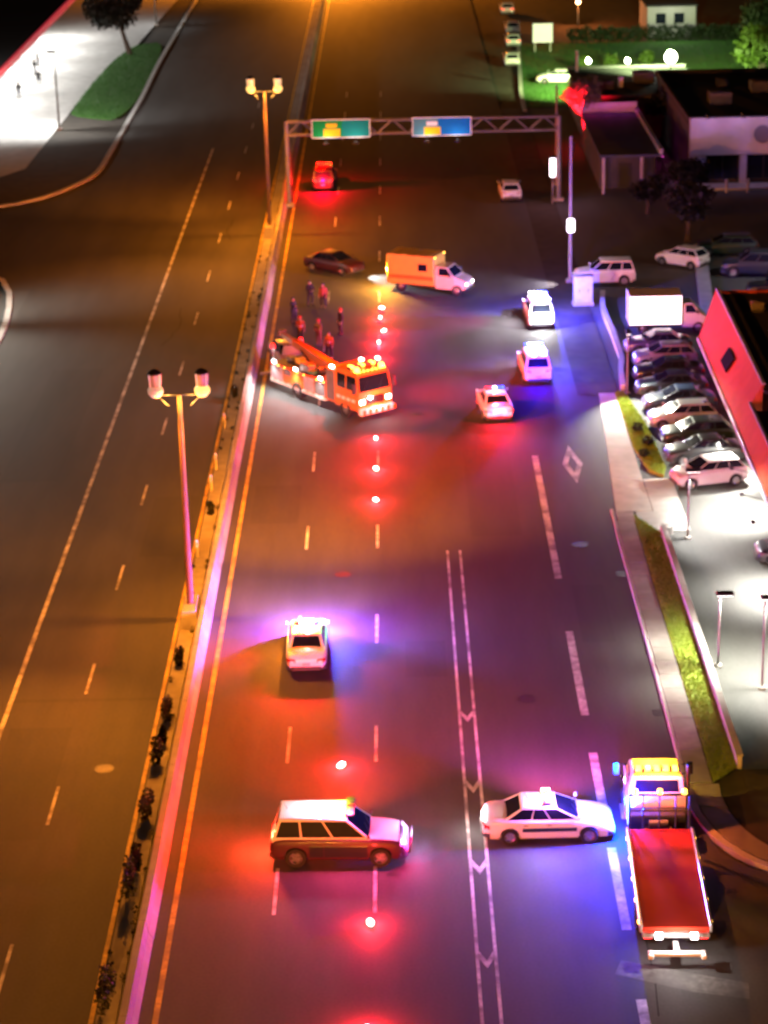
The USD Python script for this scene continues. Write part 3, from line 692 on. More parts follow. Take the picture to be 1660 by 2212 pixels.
    obj('front_bumper', hull([(L / 2 - .06, s_ * hw * .80, z) for s_ in (-1, 1) for z in (.30, .44)] + [(L / 2 + .05, s_ * hw * .62, z) for s_ in (-1, 1) for z in (.31, .43)] + [(L / 2 - .28, s_ * hw * .92, z) for s_ in (-1, 1) for z in (.30, .44)]), bp, t)
    obj('rear_bumper', hull([(-L / 2 + .06, s_ * hw * .84, z) for s_ in (-1, 1) for z in (.32, .50)] + [(-L / 2 - .05, s_ * hw * .66, z) for s_ in (-1, 1) for z in (.33, .49)] + [(-L / 2 + .25, s_ * hw * .95, z) for s_ in (-1, 1) for z in (.32, .50)]), bp, t)
    obj('licence_plate', cbox(-L / 2 - .062, -L / 2 - .050, -.17, .17, .55, .68), M_PALE, t)
    if detail:
        xm = (g0 + g3) / 2 + .10
        for s_ in (-1, 1):
            za, zb2 = z0 + .16, float(ftop(.5)) - .07
            for x0, x1 in ((wx[0] + wr + .12, xm - .015), (xm + .015, min(g3 + .05, wx[1] - wr - .10))):
                d = obj('door', panel(x0, x1, za, zb2, s_), doors or pnt, t)
                obj('handle', panel(x0 + .06, x0 + .24, zb2 - .12, zb2 - .085, s_, .022, 3, 2), M_TRIM, d)
            if stripe: obj('side_stripe', panel(wx[0] + wr + .14, wx[1] - wr - .12, .56, .72, s_, .013, 8, 3), stripe, t)
        if hood:
            X_ = np.linspace(g3 - .02, L / 2 - .30, 7); v = []
            for x in X_:
                sc = section(x / L + .5); w_ = sc[7][0] - .02
                for q in (-1, -.6, -.3, 0, .3, .6, 1): v.append((x, q * w_, np.interp(abs(q) * w_, sc[9:6:-1, 0], sc[9:6:-1, 1]) + .008))
            f = []
            for i in range(6):
                for j in range(6):
                    a, b, c, d = i * 7 + j, i * 7 + j + 1, (i + 1) * 7 + j + 1, (i + 1) * 7 + j; f += [(a, c, b), (a, d, c)]
            hm = trimesh.Trimesh(v, f, process=False)
            if hm.face_normals[:, 2].mean() < 0: hm.invert()
            obj('bonnet', hm, hood, t, smooth=40)
        cl = obj('wiper', cat_([tube((g3 - .02, -.5, zb + .03), (g3 - .25, .05, zb + .22), .012, .012, 5), tube((g3 - .02, .1, zb + .03), (g3 - .25, .6, zb + .22), .012, .012, 5)]), M_BLACK, t)
        obj('antenna', tube((g1 + .25, 0, zr + .06), (g1 + .12, 0, zr + .34), .012, .006, 5), M_BLACK, t)
        sm = [panel_line for panel_line in ()]
    if bar is not None:
        bx, on = bar; x = g2 - .55 if bx is None else bx; z = zr + .10
        b = obj('light_bar', cbox(x - .15, x + .15, -wtp * .92, wtp * .92, z, z + .11, .03), M_BLACK, t)
        obj('bar_foot', cat_([cbox(x - .06, x + .06, s_ * wtp * .6 - .04, s_ * wtp * .6 + .04, z - .09, z + .01) for s_ in (-1, 1)]), M_TRIM, b)
        cols = on
        for i, c in enumerate(cols):
            y = wtp * (.75 - 1.5 * i / (len(cols) - 1))
            obj('strobe', cbox(x - .165, x + .165, y - .085, y + .085, z + .02, z + .122, .02), {'r': E_RED, 'b': E_BLUE, 'w': E_WHITE, 'a': E_AMBER, 'o': M_LENSR, 'k': M_BLACK}[c], b)
    return t

# --- police cars on the road
s1 = car('police_car', 'police sport utility car with white roof and black doors parked across the lanes', 'police car', 'suv', (-2.52, 76.35), -2, paint('midnight', (.055, .008, .020), .5, .15), 5.05, 2.02, H=1.93, roof=P_WHITE, hood=P_WHITE, cabin_paint=P_WHITE, doors=P_BLACK, bar=(.45, 'kkokk'), bumper=M_TRIM)
obj('nose_panel', hull([(2.30, s_ * .93, z) for s_ in (-1, 1) for z in (.50, .98)] + [(2.565, s_ * .62, z) for s_ in (-1, 1) for z in (.52, .80)]), P_WHITE, s1, smooth=30)
obj('push_bar', cat_([bend([(2.62, -.45, .35), (2.68, -.45, .95), (2.68, .45, .95), (2.62, .45, .35)], .035), tube((2.67, -.45, .65), (2.67, .45, .65), .03)]), M_BLACK, s1)
s2 = car('police_car', 'white police saloon with dark side stripe and lit roof bar beside the flatbed truck', 'police car', 'sedan', (5.32, 77.75), 0.5, P_WHITE, 4.95, 1.9, stripe=P_BLACK, bar=(-.05, 'wawar'), head=True)
s3 = car('police_car', 'white police saloon facing away alone in the left lanes', 'police car', 'sedan', (-4.30, 95.2), 90.5, P_WHITE, 4.9, 1.82, stripe=P_BLACK, bar=(.1, 'rwwwb'), tail=False)
s4 = car('police_car', 'white police saloon slewed in mid road with a red glow behind it', 'police car', 'sedan', (5.72, 131.0), 95, P_WHITE, 4.7, 1.78, bar=(-.1, 'rrwbb'), tail=True)
s5 = car('police_car', 'white police sport utility car behind the slewed saloon on the right', 'police car', 'suv', (8.55, 138.5), 93, P_WHITE, 4.7, 1.78, bar=(.3, 'bwwwb'))
s6 = car('police_car', 'white police sport utility car bathed in white and blue light near the cabinet', 'police car', 'suv', (9.62, 151.4), 92, P_WHITE, 4.7, 1.82, bar=(.3, 'wwbbb'), tail=False)
s7 = car('police_car', 'dark red lit police car stopped far up the road under the gantry beside the barrier', 'police car', 'suv', (-6.0, 197.6), 88, paint('ebony', (.02, .018, .02)), 5.0, 1.96, bar=(.3, 'rrrrr'), tail=True, detail=False)
# --- private cars on the road
c1 = car('car', 'dark maroon car with lit headlamps between the barrier and the yellow box truck', 'car', 'sedan', (-4.55, 166.9), -38, paint('maroon', (.05, .008, .012)), 4.7, 1.85, head=True, detail=False)
c2 = car('car', 'white car alone in the right lane below the far end of the gantry', 'car', 'hatch', (9.75, 191.3), 91, P_WHITE, 4.4, 1.8, detail=False)
c3 = car('car', 'white sport utility car facing the road beside the blue lit cabinet', 'car', 'suv', (15.0, 161.4), 180, P_WHITE, 4.4, 1.8, detail=False, head=True)
c4 = car('car', 'small white car with a pink lit flank parked by the dark kerb', 'car', 'hatch', (21.2, 166.2), 140, P_WHITE, 3.9, 1.7, detail=False)
# --- row of parked cars in the lot
G = 'cars parked side by side in the lit lot'
row = [('hatch', 16.75, 117.4, 194, paint('bone', (.50, .50, .47)), 'white hatchback nearest in the parked row, its tail to the red wall'),
       ('sedan', 17.0, 121.2, 186, paint('graphite', (.02, .021, .023)), 'dark grey saloon second nearest in the parked row'),
       ('hatch', 17.0, 124.4, 184, paint('bottle', (.012, .03, .02)), 'dark green car third nearest in the parked row'),
       ('hatch', 16.6, 127.6, 184, paint('silver', (.34, .36, .37), .3, .6, .3), 'silver white hatchback in the middle of the parked row'),
       ('sedan', 16.8, 130.8, 184, paint('navy', (.012, .022, .05)), 'dark navy saloon just beyond the silver hatchback'),
       ('sedan', 16.7, 133.9, 182, paint('slate', (.02, .03, .045)), 'slate blue saloon beyond the navy saloon'),
       ('sedan', 16.9, 137.0, 182, paint('ink', (.015, .02, .035), .25, .8), 'ink blue saloon two places short of the white box truck row end'),
       ('hatch', 17.0, 140.1, 181, paint('mauve', (.26, .24, .30), .3, .6, .3), 'dull mauve hatchback two places below the white box truck'),
       ('sedan', 16.9, 143.2, 180, paint('plum', (.06, .045, .09), .25, .8), 'dark plum saloon right below the white box truck')]
for kd, x, y, hd, pn, lab in row:
    car('parked_car', lab, 'car', kd, (x - .1, y), hd, pn, 4.35 if kd != 'hatch' else 4.0, 1.72, group=G, detail=False)
car('car', 'dark grey car nosing in at the right edge of the lit lot', 'car', 'hatch', (19.6, 105.6), 178, paint('charcoal', (.03, .03, .034)), 4.4, 1.82, detail=False)
car('parked_car', 'black car with a pale rim of light beyond the red wall, farther of two', 'car', 'sedan', (27.0, 157.0), 172, P_BLACK, 4.8, 1.86, detail=False)
car('parked_car', 'black car beyond the red wall with one bright lamp, nearer of two', 'car', 'suv', (26.6, 151.2), 176, paint('jet', (.02, .024, .024)), 4.8, 1.9, detail=False, head=True)
for x, y, hd, kd, pn, lab in ((25.4, 144.2, 178, 'sedan', paint('graphite', (.02, .021, .023)), 'graphite saloon in the dark lot hard behind the pink roof edge'), (26.0, 163.0, 170, 'suv', paint('slate', (.02, .03, .045)), 'slate sport utility car farthest back in the dark lot behind the pink roof'), (25.0, 169.5, 176, 'hatch', paint('bottle', (.012, .03, .02)), 'dark green hatchback at the far end of the dark lot beside the pale strip')):
    car('parked_car', lab, 'car', kd, (x, y), hd, pn, 4.6, 1.86, detail=False)
car('parked_car', 'white car at the head of the lawn behind the red lit tree', 'car', 'sedan', (17.9, 249.0), 175, P_WHITE, 4.6, 1.86, detail=False)
for i, (x, y, lab) in enumerate(((15.2, 304.5, 'pale car farthest up the right hand road edge'), (15.0, 287.0, 'pale car second farthest up the right hand road edge'), (14.5, 276.5, 'pale car beside the square white sign at the top'), (13.6, 262.0, 'small pale car at the kerb of the far lawn'))):
    car('far_car', lab, 'car', 'hatch', (x, y), 90, P_WHITE, 4.3, 1.8, detail=False, tail=i % 2 == 0)

# ================================================================= TRUCKS
def big_wheel(t, x, y, r=.50, w=.30, name='wheel'):
    R = trimesh.transformations.rotation_matrix(PI / 2, [1, 0, 0])
    q = sub(t, name, (x, y, r))
    m = lathe([(r * .58, -w / 2), (r * .95, -w / 2), (r, -w / 2 + .04), (r, w / 2 - .04), (r * .95, w / 2), (r * .58, w / 2), (r * .58, -w / 2)], 24); m.apply_transform(R); obj('tyre', m, M_RUBBER, q, smooth=30)
    m = lathe([(0, -w * .3), (r * .3, -w * .42), (r * .6, -w * .2), (r * .6, w * .2), (r * .3, w * .42), (0, w * .3)], 18); m.apply_transform(R); obj('rim', m, M_RIM, q, smooth=30)
def pane(t, P, off=.01, name='side_window', m=None):
    P = [np.array(p, float) for p in P]; n = np.cross(P[1] - P[0], P[-1] - P[0]); n /= np.linalg.norm(n)
    return obj(name, hull([p + n * off for p in P] + [p - n * .03 for p in P]), m or M_GLASS, t)
P_CREAM = paint('cream', (.70, .56, .30))
P_ORANGE = paint('orange', (.60, .17, .018))
P_YELLOW = paint('yellow', (.74, .43, .045))
P_RED = mat('deck_red', (.50, .030, .014), .85, spec=.15, var=.10, scale=.5)
M_ALU = mat('aluminium', (.62, .62, .63), .35, metal=.8, var=.1, scale=3)

# flatbed recovery truck at the lower right
ft = thing('flatbed_truck', 'red decked flatbed recovery truck with yellow lit cab at the kerb', 'truck', (9.22, 73.2, 0), 88)
obj('chassis', cat_([cbox(-4.4, 7.4, -.45, -.30, .55, .85), cbox(-4.4, 7.4, .30, .45, .55, .85)] + [cbox(x, x + .12, -.30, .30, .6, .8) for x in (-4, -2, 0, 2, 4)]), M_BLACK, ft)
dk = obj('deck', cbox(-4.65, 2.45, -1.13, 1.13, 1.02, 1.20, .02), P_RED, ft)
for i in range(0):
    obj('deck_seam', cbox(-4.6, 2.4, -1.02 + i * .34 - .012, -1.02 + i * .34 + .012, 1.203, 1.215), P_RED, dk)
for s_ in (-1, 1):
    obj('side_rail', cbox(-4.65, 2.45, min(s_ * 1.13, s_ * 1.24), max(s_ * 1.13, s_ * 1.24), .98, 1.30, .03), M_ALU, ft)
    for k_ in range(5): obj('marker_light', cbox(-4.2 + k_ * 1.5, -4.08 + k_ * 1.5, min(s_ * 1.24, s_ * 1.27), max(s_ * 1.24, s_ * 1.27), 1.08, 1.16), E_AMBER, ft)
    obj('toolbox', cbox(-.9, 1.3, min(s_ * .72, s_ * 1.16), max(s_ * .72, s_ * 1.16), .42, .95, .03), M_ALU, ft)
    obj('mudguard', hull([(-3.75, s_ * .62, .98), (-3.75, s_ * 1.2, .98), (-1.5, s_ * .62, .98), (-1.5, s_ * 1.2, .98), (-3.95, s_ * .62, .75), (-3.95, s_ * 1.2, .75), (-1.3, s_ * .62, .75), (-1.3, s_ * 1.2, .75)]), M_BLACK, ft)
    big_wheel(ft, -2.6, s_ * .98, .48, .5); big_wheel(ft, 6.2, s_ * 1.02, .48, .30)
    obj('work_lamp', hull([(x, s_ * y, z) for x in (-4.98, -4.80) for y in (.48, .72) for z in (.92, 1.10)]), E_WHITE, ft)
    obj('taillight', cbox(-4.72, -4.66, min(s_ * .82, s_ * 1.08), max(s_ * .82, s_ * 1.08), .80, .95), E_TAIL, ft)
obj('tail_beam', cbox(-4.80, -4.55, -1.15, 1.15, .86, 1.04, .03), M_ALU, ft)
wl = obj('wheel_lift', cat_([cbox(-5.35, -5.18, -.95, .95, .46, .62, .03), cbox(-5.30, -4.5, -.10, .10, .44, .60, .02), cbox(-5.5, -5.1, -.98, -.80, .44, .60, .03), cbox(-5.5, -5.1, .80, .98, .44, .60, .03)]), P_WHITE, ft)
rk = obj('headboard', cat_([tube((2.75, -1.1, 1.0), (2.75, -1.1, 2.45), .05), tube((2.75, 1.1, 1.0), (2.75, 1.1, 2.45), .05), tube((2.75, -1.1, 2.45), (2.75, 1.1, 2.45), .05), tube((2.75, -1.1, 1.8), (2.75, 1.1, 1.8), .04)] + [tube((2.75, y, 1.0), (2.75, y, 2.45), .03) for y in (-.6, 0, .6)]), M_TRIM, ft)
obj('winch', cat_([tube((3.05, -.35, 1.05), (3.05, .35, 1.05), .2, .2, 14), cbox(2.85, 3.3, -.5, .5, .82, .95)]), M_TRIM, ft)
obj('tank', cbox(3.2, 3.95, -1.05, 1.05, .5, 1.35, .05), M_BLACK, ft)
cab = obj('cab', hull([(4.05, s_ * 1.08, z) for s_ in (-1, 1) for z in (.55, 1.65)] + [(4.10, s_ * .92, 2.52) for s_ in (-1, 1)] + [(4.3, s_ * .85, 2.60) for s_ in (-1, 1)] + [(5.55, s_ * .85, 2.55) for s_ in (-1, 1)] + [(5.75, s_ * .92, 2.42) for s_ in (-1, 1)] + [(6.25, s_ * 1.05, 1.62) for s_ in (-1, 1)] + [(6.25, s_ * 1.08, .6) for s_ in (-1, 1)]), P_CREAM, ft, smooth=25)
obj('bonnet', hull([(6.2, s_ * 1.04, .6) for s_ in (-1, 1)] + [(6.2, s_ * .95, 1.62) for s_ in (-1, 1)] + [(7.75, s_ * .80, .6) for s_ in (-1, 1)] + [(7.75, s_ * .72, 1.30) for s_ in (-1, 1)] + [(7.5, s_ * .62, 1.42) for s_ in (-1, 1)]), P_CREAM, ft, smooth=25)
pane(ft, [(5.80, -.84, 2.34), (5.80, .84, 2.34), (6.20, .95, 1.70), (6.20, -.95, 1.70)][::-1], .012, 'windshield')
pane(ft, [(4.072, -.85, 1.80), (4.072, .85, 1.80), (4.097, .78, 2.38), (4.097, -.78, 2.38)][::-1], .012, 'rear_window')
for s_ in (-1, 1):
    P = [(4.7, s_ * 1.055, 1.70), (6.0, s_ * 1.04, 1.70), (5.62, s_ * .935, 2.36), (4.7, s_ * .94, 2.36)]
    pane(ft, P if s_ < 0 else P[::-1], .014)
    d = obj('door', cbox(4.68, 6.05, min(s_ * 1.075, s_ * 1.10), max(s_ * 1.075, s_ * 1.10), .72, 1.62, .01), P_CREAM, ft)
    obj('handle', cbox(4.76, 4.95, min(s_ * 1.10, s_ * 1.125), max(s_ * 1.10, s_ * 1.125), 1.42, 1.47), M_CHROME, d)
    mr = obj('mirror', cbox(6.0, 6.1, min(s_ * 1.28, s_ * 1.52), max(s_ * 1.28, s_ * 1.52), 1.65, 2.15, .02), M_CHROME, ft)
    obj('mirror_arm', cat_([tube((5.95, s_ * 1.04, 2.1), (6.05, s_ * 1.32, 2.1), .02), tube((5.95, s_ * 1.06, 1.7), (6.05, s_ * 1.32, 1.7), .02)]), M_CHROME, mr)
    obj('exhaust_stack' , tube((4.25, s_ * 1.16, .7), (4.25, s_ * 1.16, 2.95), .075, .075, 12), M_CHROME, ft, smooth=30)
    obj('headlight', cbox(7.70, 7.80, min(s_ * .48, s_ * .74), max(s_ * .48, s_ * .74), .85, 1.05, .02), E_HEAD, ft)
    obj('step', cbox(4.8, 5.9, min(s_ * 1.08, s_ * 1.25), max(s_ * 1.08, s_ * 1.25), .40, .48), M_ALU, ft)
obj('front_bumper', cbox(7.72, 7.95, -1.1, 1.1, .42, .72, .04), M_CHROME, ft)
obj('grille', cbox(7.74, 7.79, -.45, .45, .78, 1.25, .01), M_CHROME, ft)
lb = obj('light_bar', cbox(4.2, 4.5, -.85, .85, 2.66, 2.78, .02), M_TRIM, ft)
for k_ in range(5): obj('beacon', cbox(4.17, 4.53, -.78 + k_ * .34, -.58 + k_ * .34, 2.68, 2.80, .02), E_AMBER, lb)
for y in (-.9, .9, 0): obj('rear_beacon', lathe([(0, 2.5), (.10, 2.5), (.09, 2.66), (0, 2.70)], 12).apply_translation([2.75, y, 0]), E_AMBER, ft)

# yellow box truck crossing the road
bt = thing('box_truck', 'yellow box truck with pale cab stopped slantwise across the far lanes', 'truck', (2.35, 160.6, 0), -24)
UsdGeom.Xformable(bt.prim).AddScaleOp().Set(Gf.Vec3f(.92, .92, .92))
bx = obj('box', cbox(-3.05, .95, -1.13, 1.13, .62, 2.95, .05), P_YELLOW, bt)
for i in range(4): obj('roof_rib', cbox(-2.7 + i * 1.05, -2.6 + i * 1.05, -1.08, 1.08, 2.955, 2.985), P_YELLOW, bx)
for s_ in (-1, 1):
    obj('side_stripe', cbox(-2.95, .85, min(s_ * 1.134, s_ * 1.142), max(s_ * 1.134, s_ * 1.142), 1.05, 1.35), P_ORANGE, bx)
    obj('box_window', cbox(-.4, .35, min(s_ * 1.134, s_ * 1.145), max(s_ * 1.134, s_ * 1.145), 1.75, 2.3), M_GLASS, bx)
obj('rear_door', cbox(-3.075, -3.052, -.95, .95, .72, 2.75, .005), P_CREAM, bx)
obj('cab', hull([(1.0, s_ * 1.0, z) for s_ in (-1, 1) for z in (.45, 1.45)] + [(1.02, s_ * .85, 2.15) for s_ in (-1, 1)] + [(1.9, s_ * .83, 2.12) for s_ in (-1, 1)] + [(2.55, s_ * .98, 1.42) for s_ in (-1, 1)] + [(2.6, s_ * 1.0, .45) for s_ in (-1, 1)]), P_CREAM, bt, smooth=25)
obj('bonnet', hull([(2.5, s_ * .99, .45) for s_ in (-1, 1)] + [(2.5, s_ * .92, 1.42) for s_ in (-1, 1)] + [(3.45, s_ * .82, .45) for s_ in (-1, 1)] + [(3.42, s_ * .76, 1.08) for s_ in (-1, 1)] + [(3.1, s_ * .82, 1.24) for s_ in (-1, 1)]), P_CREAM, bt, smooth=25)
pane(bt, [(1.96, -.76, 2.04), (1.96, .76, 2.04), (2.50, .88, 1.47), (2.50, -.88, 1.47)][::-1], .012, 'windshield')
for s_ in (-1, 1):
    P = [(1.25, s_ * .985, 1.50), (2.30, s_ * .955, 1.50), (1.88, s_ * .86, 2.05), (1.25, s_ * .87, 2.05)]
    pane(bt, P if s_ < 0 else P[::-1], .014)
    big_wheel(bt, -1.9, s_ * .95, .40, .30); big_wheel(bt, 2.75, s_ * .90, .40, .24)
    obj('headlight', cbox(3.40, 3.48, min(s_ * .5, s_ * .76), max(s_ * .5, s_ * .76), .78, .95, .02), E_HEAD, bt)
    obj('mirror', cbox(2.2, 2.3, min(s_ * 1.05, s_ * 1.25), max(s_ * 1.05, s_ * 1.25), 1.45, 1.8, .02), M_BLACK, bt)
    obj('roof_marker', cbox(.86, .965, min(s_ * .8, s_ * 1.05), max(s_ * .8, s_ * 1.05), 2.80, 2.90), E_AMBER, bt)
    obj('taillight', cbox(-3.09, -3.055, min(s_ * .97, s_ * 1.1), max(s_ * .97, s_ * 1.1), .8, 1.1), M_LENSR, bt)
obj('front_bumper', cbox(3.42, 3.60, -.95, .95, .40, .62, .04), M_CHROME, bt)
obj('chassis', cbox(-3.0, 3.3, -.5, .5, .38, .6), M_BLACK, bt)

# white box truck in the lot, bright light on its side put in as emission
wt = thing('box_truck', 'white box truck with bright light put into its glowing side at the end of the parked row', 'truck', (17.65, 148.6, 0), 0)
E_PANEL = emit('glowing_side', (1, .99, .97), 2.5, (.8, .8, .8))
bx = obj('box', cbox(-2.25, 1.25, -1.05, 1.05, .62, 2.62, .03), P_WHITE, wt)
for s_ in (-1, 1): obj('glow_panel', cbox(-2.2, 1.2, min(s_ * 1.055, s_ * 1.08), max(s_ * 1.055, s_ * 1.08), .68, 2.57, .005), E_PANEL, bx)
obj('cab', hull([(1.3, s_ * .95, z) for s_ in (-1, 1) for z in (.42, 1.35)] + [(1.32, s_ * .80, 2.0) for s_ in (-1, 1)] + [(1.95, s_ * .78, 1.97) for s_ in (-1, 1)] + [(2.5, s_ * .92, 1.32) for s_ in (-1, 1)] + [(3.0, s_ * .78, .98) for s_ in (-1, 1)] + [(3.05, s_ * .80, .42) for s_ in (-1, 1)] + [(2.5, s_ * .95, .42) for s_ in (-1, 1)]), P_WHITE, wt, smooth=25)
pane(wt, [(2.02, -.70, 1.90), (2.02, .70, 1.90), (2.46, .82, 1.38), (2.46, -.82, 1.38)][::-1], .012, 'windshield')
for s_ in (-1, 1):
    P = [(1.5, s_ * .935, 1.40), (2.3, s_ * .915, 1.40), (1.95, s_ * .81, 1.90), (1.5, s_ * .82, 1.90)]
    pane(wt, P if s_ < 0 else P[::-1], .014)
    big_wheel(wt, -1.3, s_ * .86, .38, .28); big_wheel(wt, 2.35, s_ * .84, .38, .22)
    obj('headlight', cbox(2.98, 3.06, min(s_ * .48, s_ * .72), max(s_ * .48, s_ * .72), .72, .88, .02), E_HEAD, wt)
    obj('mirror', cbox(2.25, 2.33, min(s_ * 1.0, s_ * 1.2), max(s_ * 1.0, s_ * 1.2), 1.35, 1.7, .02), M_BLACK, wt)
obj('front_bumper', cbox(3.0, 3.16, -.88, .88, .38, .58, .03), M_TRIM, wt)
obj('chassis', cbox(-2.2, 2.9, -.45, .45, .36, .6), M_BLACK, wt)

# orange rescue truck by the barrier
rk_ = thing('rescue_truck', 'large orange rescue truck with folded boom and side lights, angled beside the median barrier', 'tow truck', (-4.15, 134.0, 0), -53)
obj('chassis', cbox(-4.6, 4.5, -.6, .6, .45, .85), M_BLACK, rk_)
obj('cab', hull([(2.35, s_ * 1.25, z) for s_ in (-1, 1) for z in (.62, 1.75)] + [(2.35, s_ * 1.18, 2.86) for s_ in (-1, 1)] + [(2.5, s_ * 1.08, 2.96) for s_ in (-1, 1)] + [(4.2, s_ * 1.06, 2.92) for s_ in (-1, 1)] + [(4.42, s_ * 1.14, 2.78) for s_ in (-1, 1)] + [(4.62, s_ * 1.22, 1.70) for s_ in (-1, 1)] + [(4.62, s_ * 1.22, .62) for s_ in (-1, 1)]), P_ORANGE, rk_, smooth=22)
pane(rk_, [(4.445, -1.04, 2.66), (4.445, 1.04, 2.66), (4.61, 1.12, 1.78), (4.61, -1.12, 1.78)][::-1], .014, 'windshield')
obj('grille', cbox(4.60, 4.66, -.65, .65, .95, 1.45, .02), M_CHROME, rk_)
obj('front_bumper', cbox(4.60, 4.92, -1.25, 1.25, .42, .80, .05), P_WHITE, rk_)
M_LOCK = mat('locker_grey', (.16, .15, .15), .45, metal=.3, var=.2, scale=2)
body = obj('body', cbox(-4.6, 1.30, -1.22, 1.22, .66, 1.72, .04), P_ORANGE, rk_)
obj('tool_tower', cbox(1.36, 2.28, -1.22, 1.22, .66, 2.72, .05), P_ORANGE, rk_)
obj('deck_plate', cbox(-4.5, 1.25, -1.1, 1.1, 1.723, 1.75), M_TRIM, rk_)
bo = obj('boom', hull([(.6, s_ * .26, 1.85) for s_ in (-1, 1)] + [(.6, s_ * .26, 2.5) for s_ in (-1, 1)] + [(-3.6, s_ * .20, 2.75) for s_ in (-1, 1)] + [(-3.6, s_ * .20, 3.15) for s_ in (-1, 1)]), paint('rust', (.22, .08, .02)), rk_)
obj('boom_stage', hull([(-3.5, s_ * .14, 2.82) for s_ in (-1, 1)] + [(-3.5, s_ * .14, 3.08) for s_ in (-1, 1)] + [(-5.0, s_ * .14, 3.10) for s_ in (-1, 1)] + [(-5.0, s_ * .14, 3.36) for s_ in (-1, 1)]), M_ALU, bo)
obj('boom_head', cbox(-5.2, -4.9, -.3, .3, 3.05, 3.45, .05), M_TRIM, bo)
for s_ in (-1, 1):
    obj('boom_ram', tube((-.6, s_ * .45, 1.8), (-2.6, s_ * .28, 2.75), .09, .07, 10), M_CHROME, bo)
    obj('cable', tube((-5.05, s_ * .2, 3.1), (-5.15, s_ * .2, .9), .015, .015, 5), M_BLACK, bo)
obj('winch_drum', tube((-.1, -.75, 2.0), (-.1, .75, 2.0), .24, .24, 14), M_TRIM, rk_)
obj('tow_bar', cat_([cbox(-6.0, -4.5, -.14, .14, .5, .72, .03), cbox(-6.1, -5.9, -1.0, 1.0, .5, .68, .03)]), M_LOCK, rk_)
for s_ in (-1, 1):
    ya, yb = min(s_ * 1.225, s_ * 1.245), max(s_ * 1.225, s_ * 1.245)
    for i, (xa, xb) in enumerate(((-4.5, -3.2), (-3.1, -2.35), (-.95, .1), (.2, 1.25))):
        c_ = obj('locker_door', cbox(xa, xb, ya, yb, .78 if i != 1 else 1.25, 1.64, .01), M_LOCK if (i + (s_ > 0)) % 2 else M_ALU, body)
        obj('handle', cbox((xa + xb) / 2 - .1, (xa + xb) / 2 + .1, min(s_ * 1.245, s_ * 1.27), max(s_ * 1.245, s_ * 1.27), 1.48, 1.54), M_CHROME, c_)
    obj('tower_door', cbox(1.42, 2.22, ya, yb, .8, 2.6, .01), M_LOCK, rk_)
    for xa in (-4.3, -2.0, .6): obj('scene_light', cbox(xa, xa + .35, min(s_ * 1.16, s_ * 1.28), max(s_ * 1.16, s_ * 1.28), 1.76, 1.94, .03), E_WHITE, body)
    obj('side_tread', cbox(-4.55, 1.25, min(s_ * 1.0, s_ * 1.26), max(s_ * 1.0, s_ * 1.26), .56, .645), P_WHITE, rk_)
    obj('mast', tube((-4.45, s_ * 1.05, 1.75), (-4.45, s_ * 1.05, 2.62), .04, .04, 8), M_CHROME, rk_)
    P = [(3.45, s_ * 1.235, 1.80), (4.40, s_ * 1.215, 1.80), (4.30, s_ * 1.16, 2.64), (3.45, s_ * 1.185, 2.64)]
    pane(rk_, P if s_ < 0 else P[::-1], .014)
    P = [(2.50, s_ * 1.240, 1.80), (3.32, s_ * 1.240, 1.80), (3.32, s_ * 1.185, 2.64), (2.50, s_ * 1.185, 2.64)]
    pane(rk_, P if s_ < 0 else P[::-1], .014)
    for xa, xb in ((3.42, 4.45), (2.45, 3.35)):
        d = obj('door', cbox(xa, xb, min(s_ * 1.24, s_ * 1.268), max(s_ * 1.24, s_ * 1.268), .85, 1.72, .01), P_ORANGE, rk_)
        obj('handle', cbox(xa + .08, xa + .26, min(s_ * 1.268, s_ * 1.29), max(s_ * 1.268, s_ * 1.29), 1.5, 1.56), M_CHROME, d)
    big_wheel(rk_, 3.3, s_ * 1.10, .52, .32); big_wheel(rk_, -1.7, s_ * 1.02, .52, .50)
    obj('headlight', cbox(4.62, 4.70, min(s_ * .78, s_ * 1.14), max(s_ * .78, s_ * 1.14), 1.05, 1.32, .02), E_HEAD, rk_)
    m_ = obj('mirror', cbox(4.5, 4.62, min(s_ * 1.36, s_ * 1.62), max(s_ * 1.36, s_ * 1.62), 1.75, 2.4, .03), M_BLACK, rk_)
    obj('corner_beacon', lathe([(0, 2.90), (.17, 2.90), (.17, 3.08), (.10, 3.18), (0, 3.20)], 14).apply_translation([4.1, s_ * .9, 0]), E_AMBER, rk_, smooth=40)
    obj('rear_beacon', lathe([(0, 2.62), (.14, 2.62), (.14, 2.80), (.08, 2.88), (0, 2.9)], 14).apply_translation([-4.45, s_ * 1.05, 0]), E_RED, rk_, smooth=40)
    obj('fuel_tank', tube((2.4, s_ * .95, .72), (3.0, s_ * .95, .72), .26, .26, 14), M_CHROME, rk_, smooth=40)
lbk = obj('light_bar', cbox(3.2, 3.55, -1.0, 1.0, 2.97, 3.10, .03), M_TRIM, rk_)
for k_ in range(5): obj('beacon', cbox(3.17, 3.58, -.92 + k_ * .38, -.68 + k_ * .38, 2.99, 3.125, .02), E_AMBER if k_ % 2 == 0 else E_RED, lbk)
obj('air_horn', cat_([tube((2.7, y, 3.02), (3.1, y, 3.02), .03, .07, 8) for y in (-.3, .3)]), M_CHROME, rk_)
obj('roof_hatch', cbox(2.6, 3.05, .3, .85, 2.962, 3.0, .01), M_TRIM, rk_)
for i, (x, y, c) in enumerate(((.3, .75, P_YELLOW), (-1.2, -.72, M_LOCK), (-2.9, .7, P_ORANGE))): obj('gear_box', cbox(x - .45, x + .45, y - .28, y + .28, 1.755, 2.15 + .1 * i, .03), c, rk_)
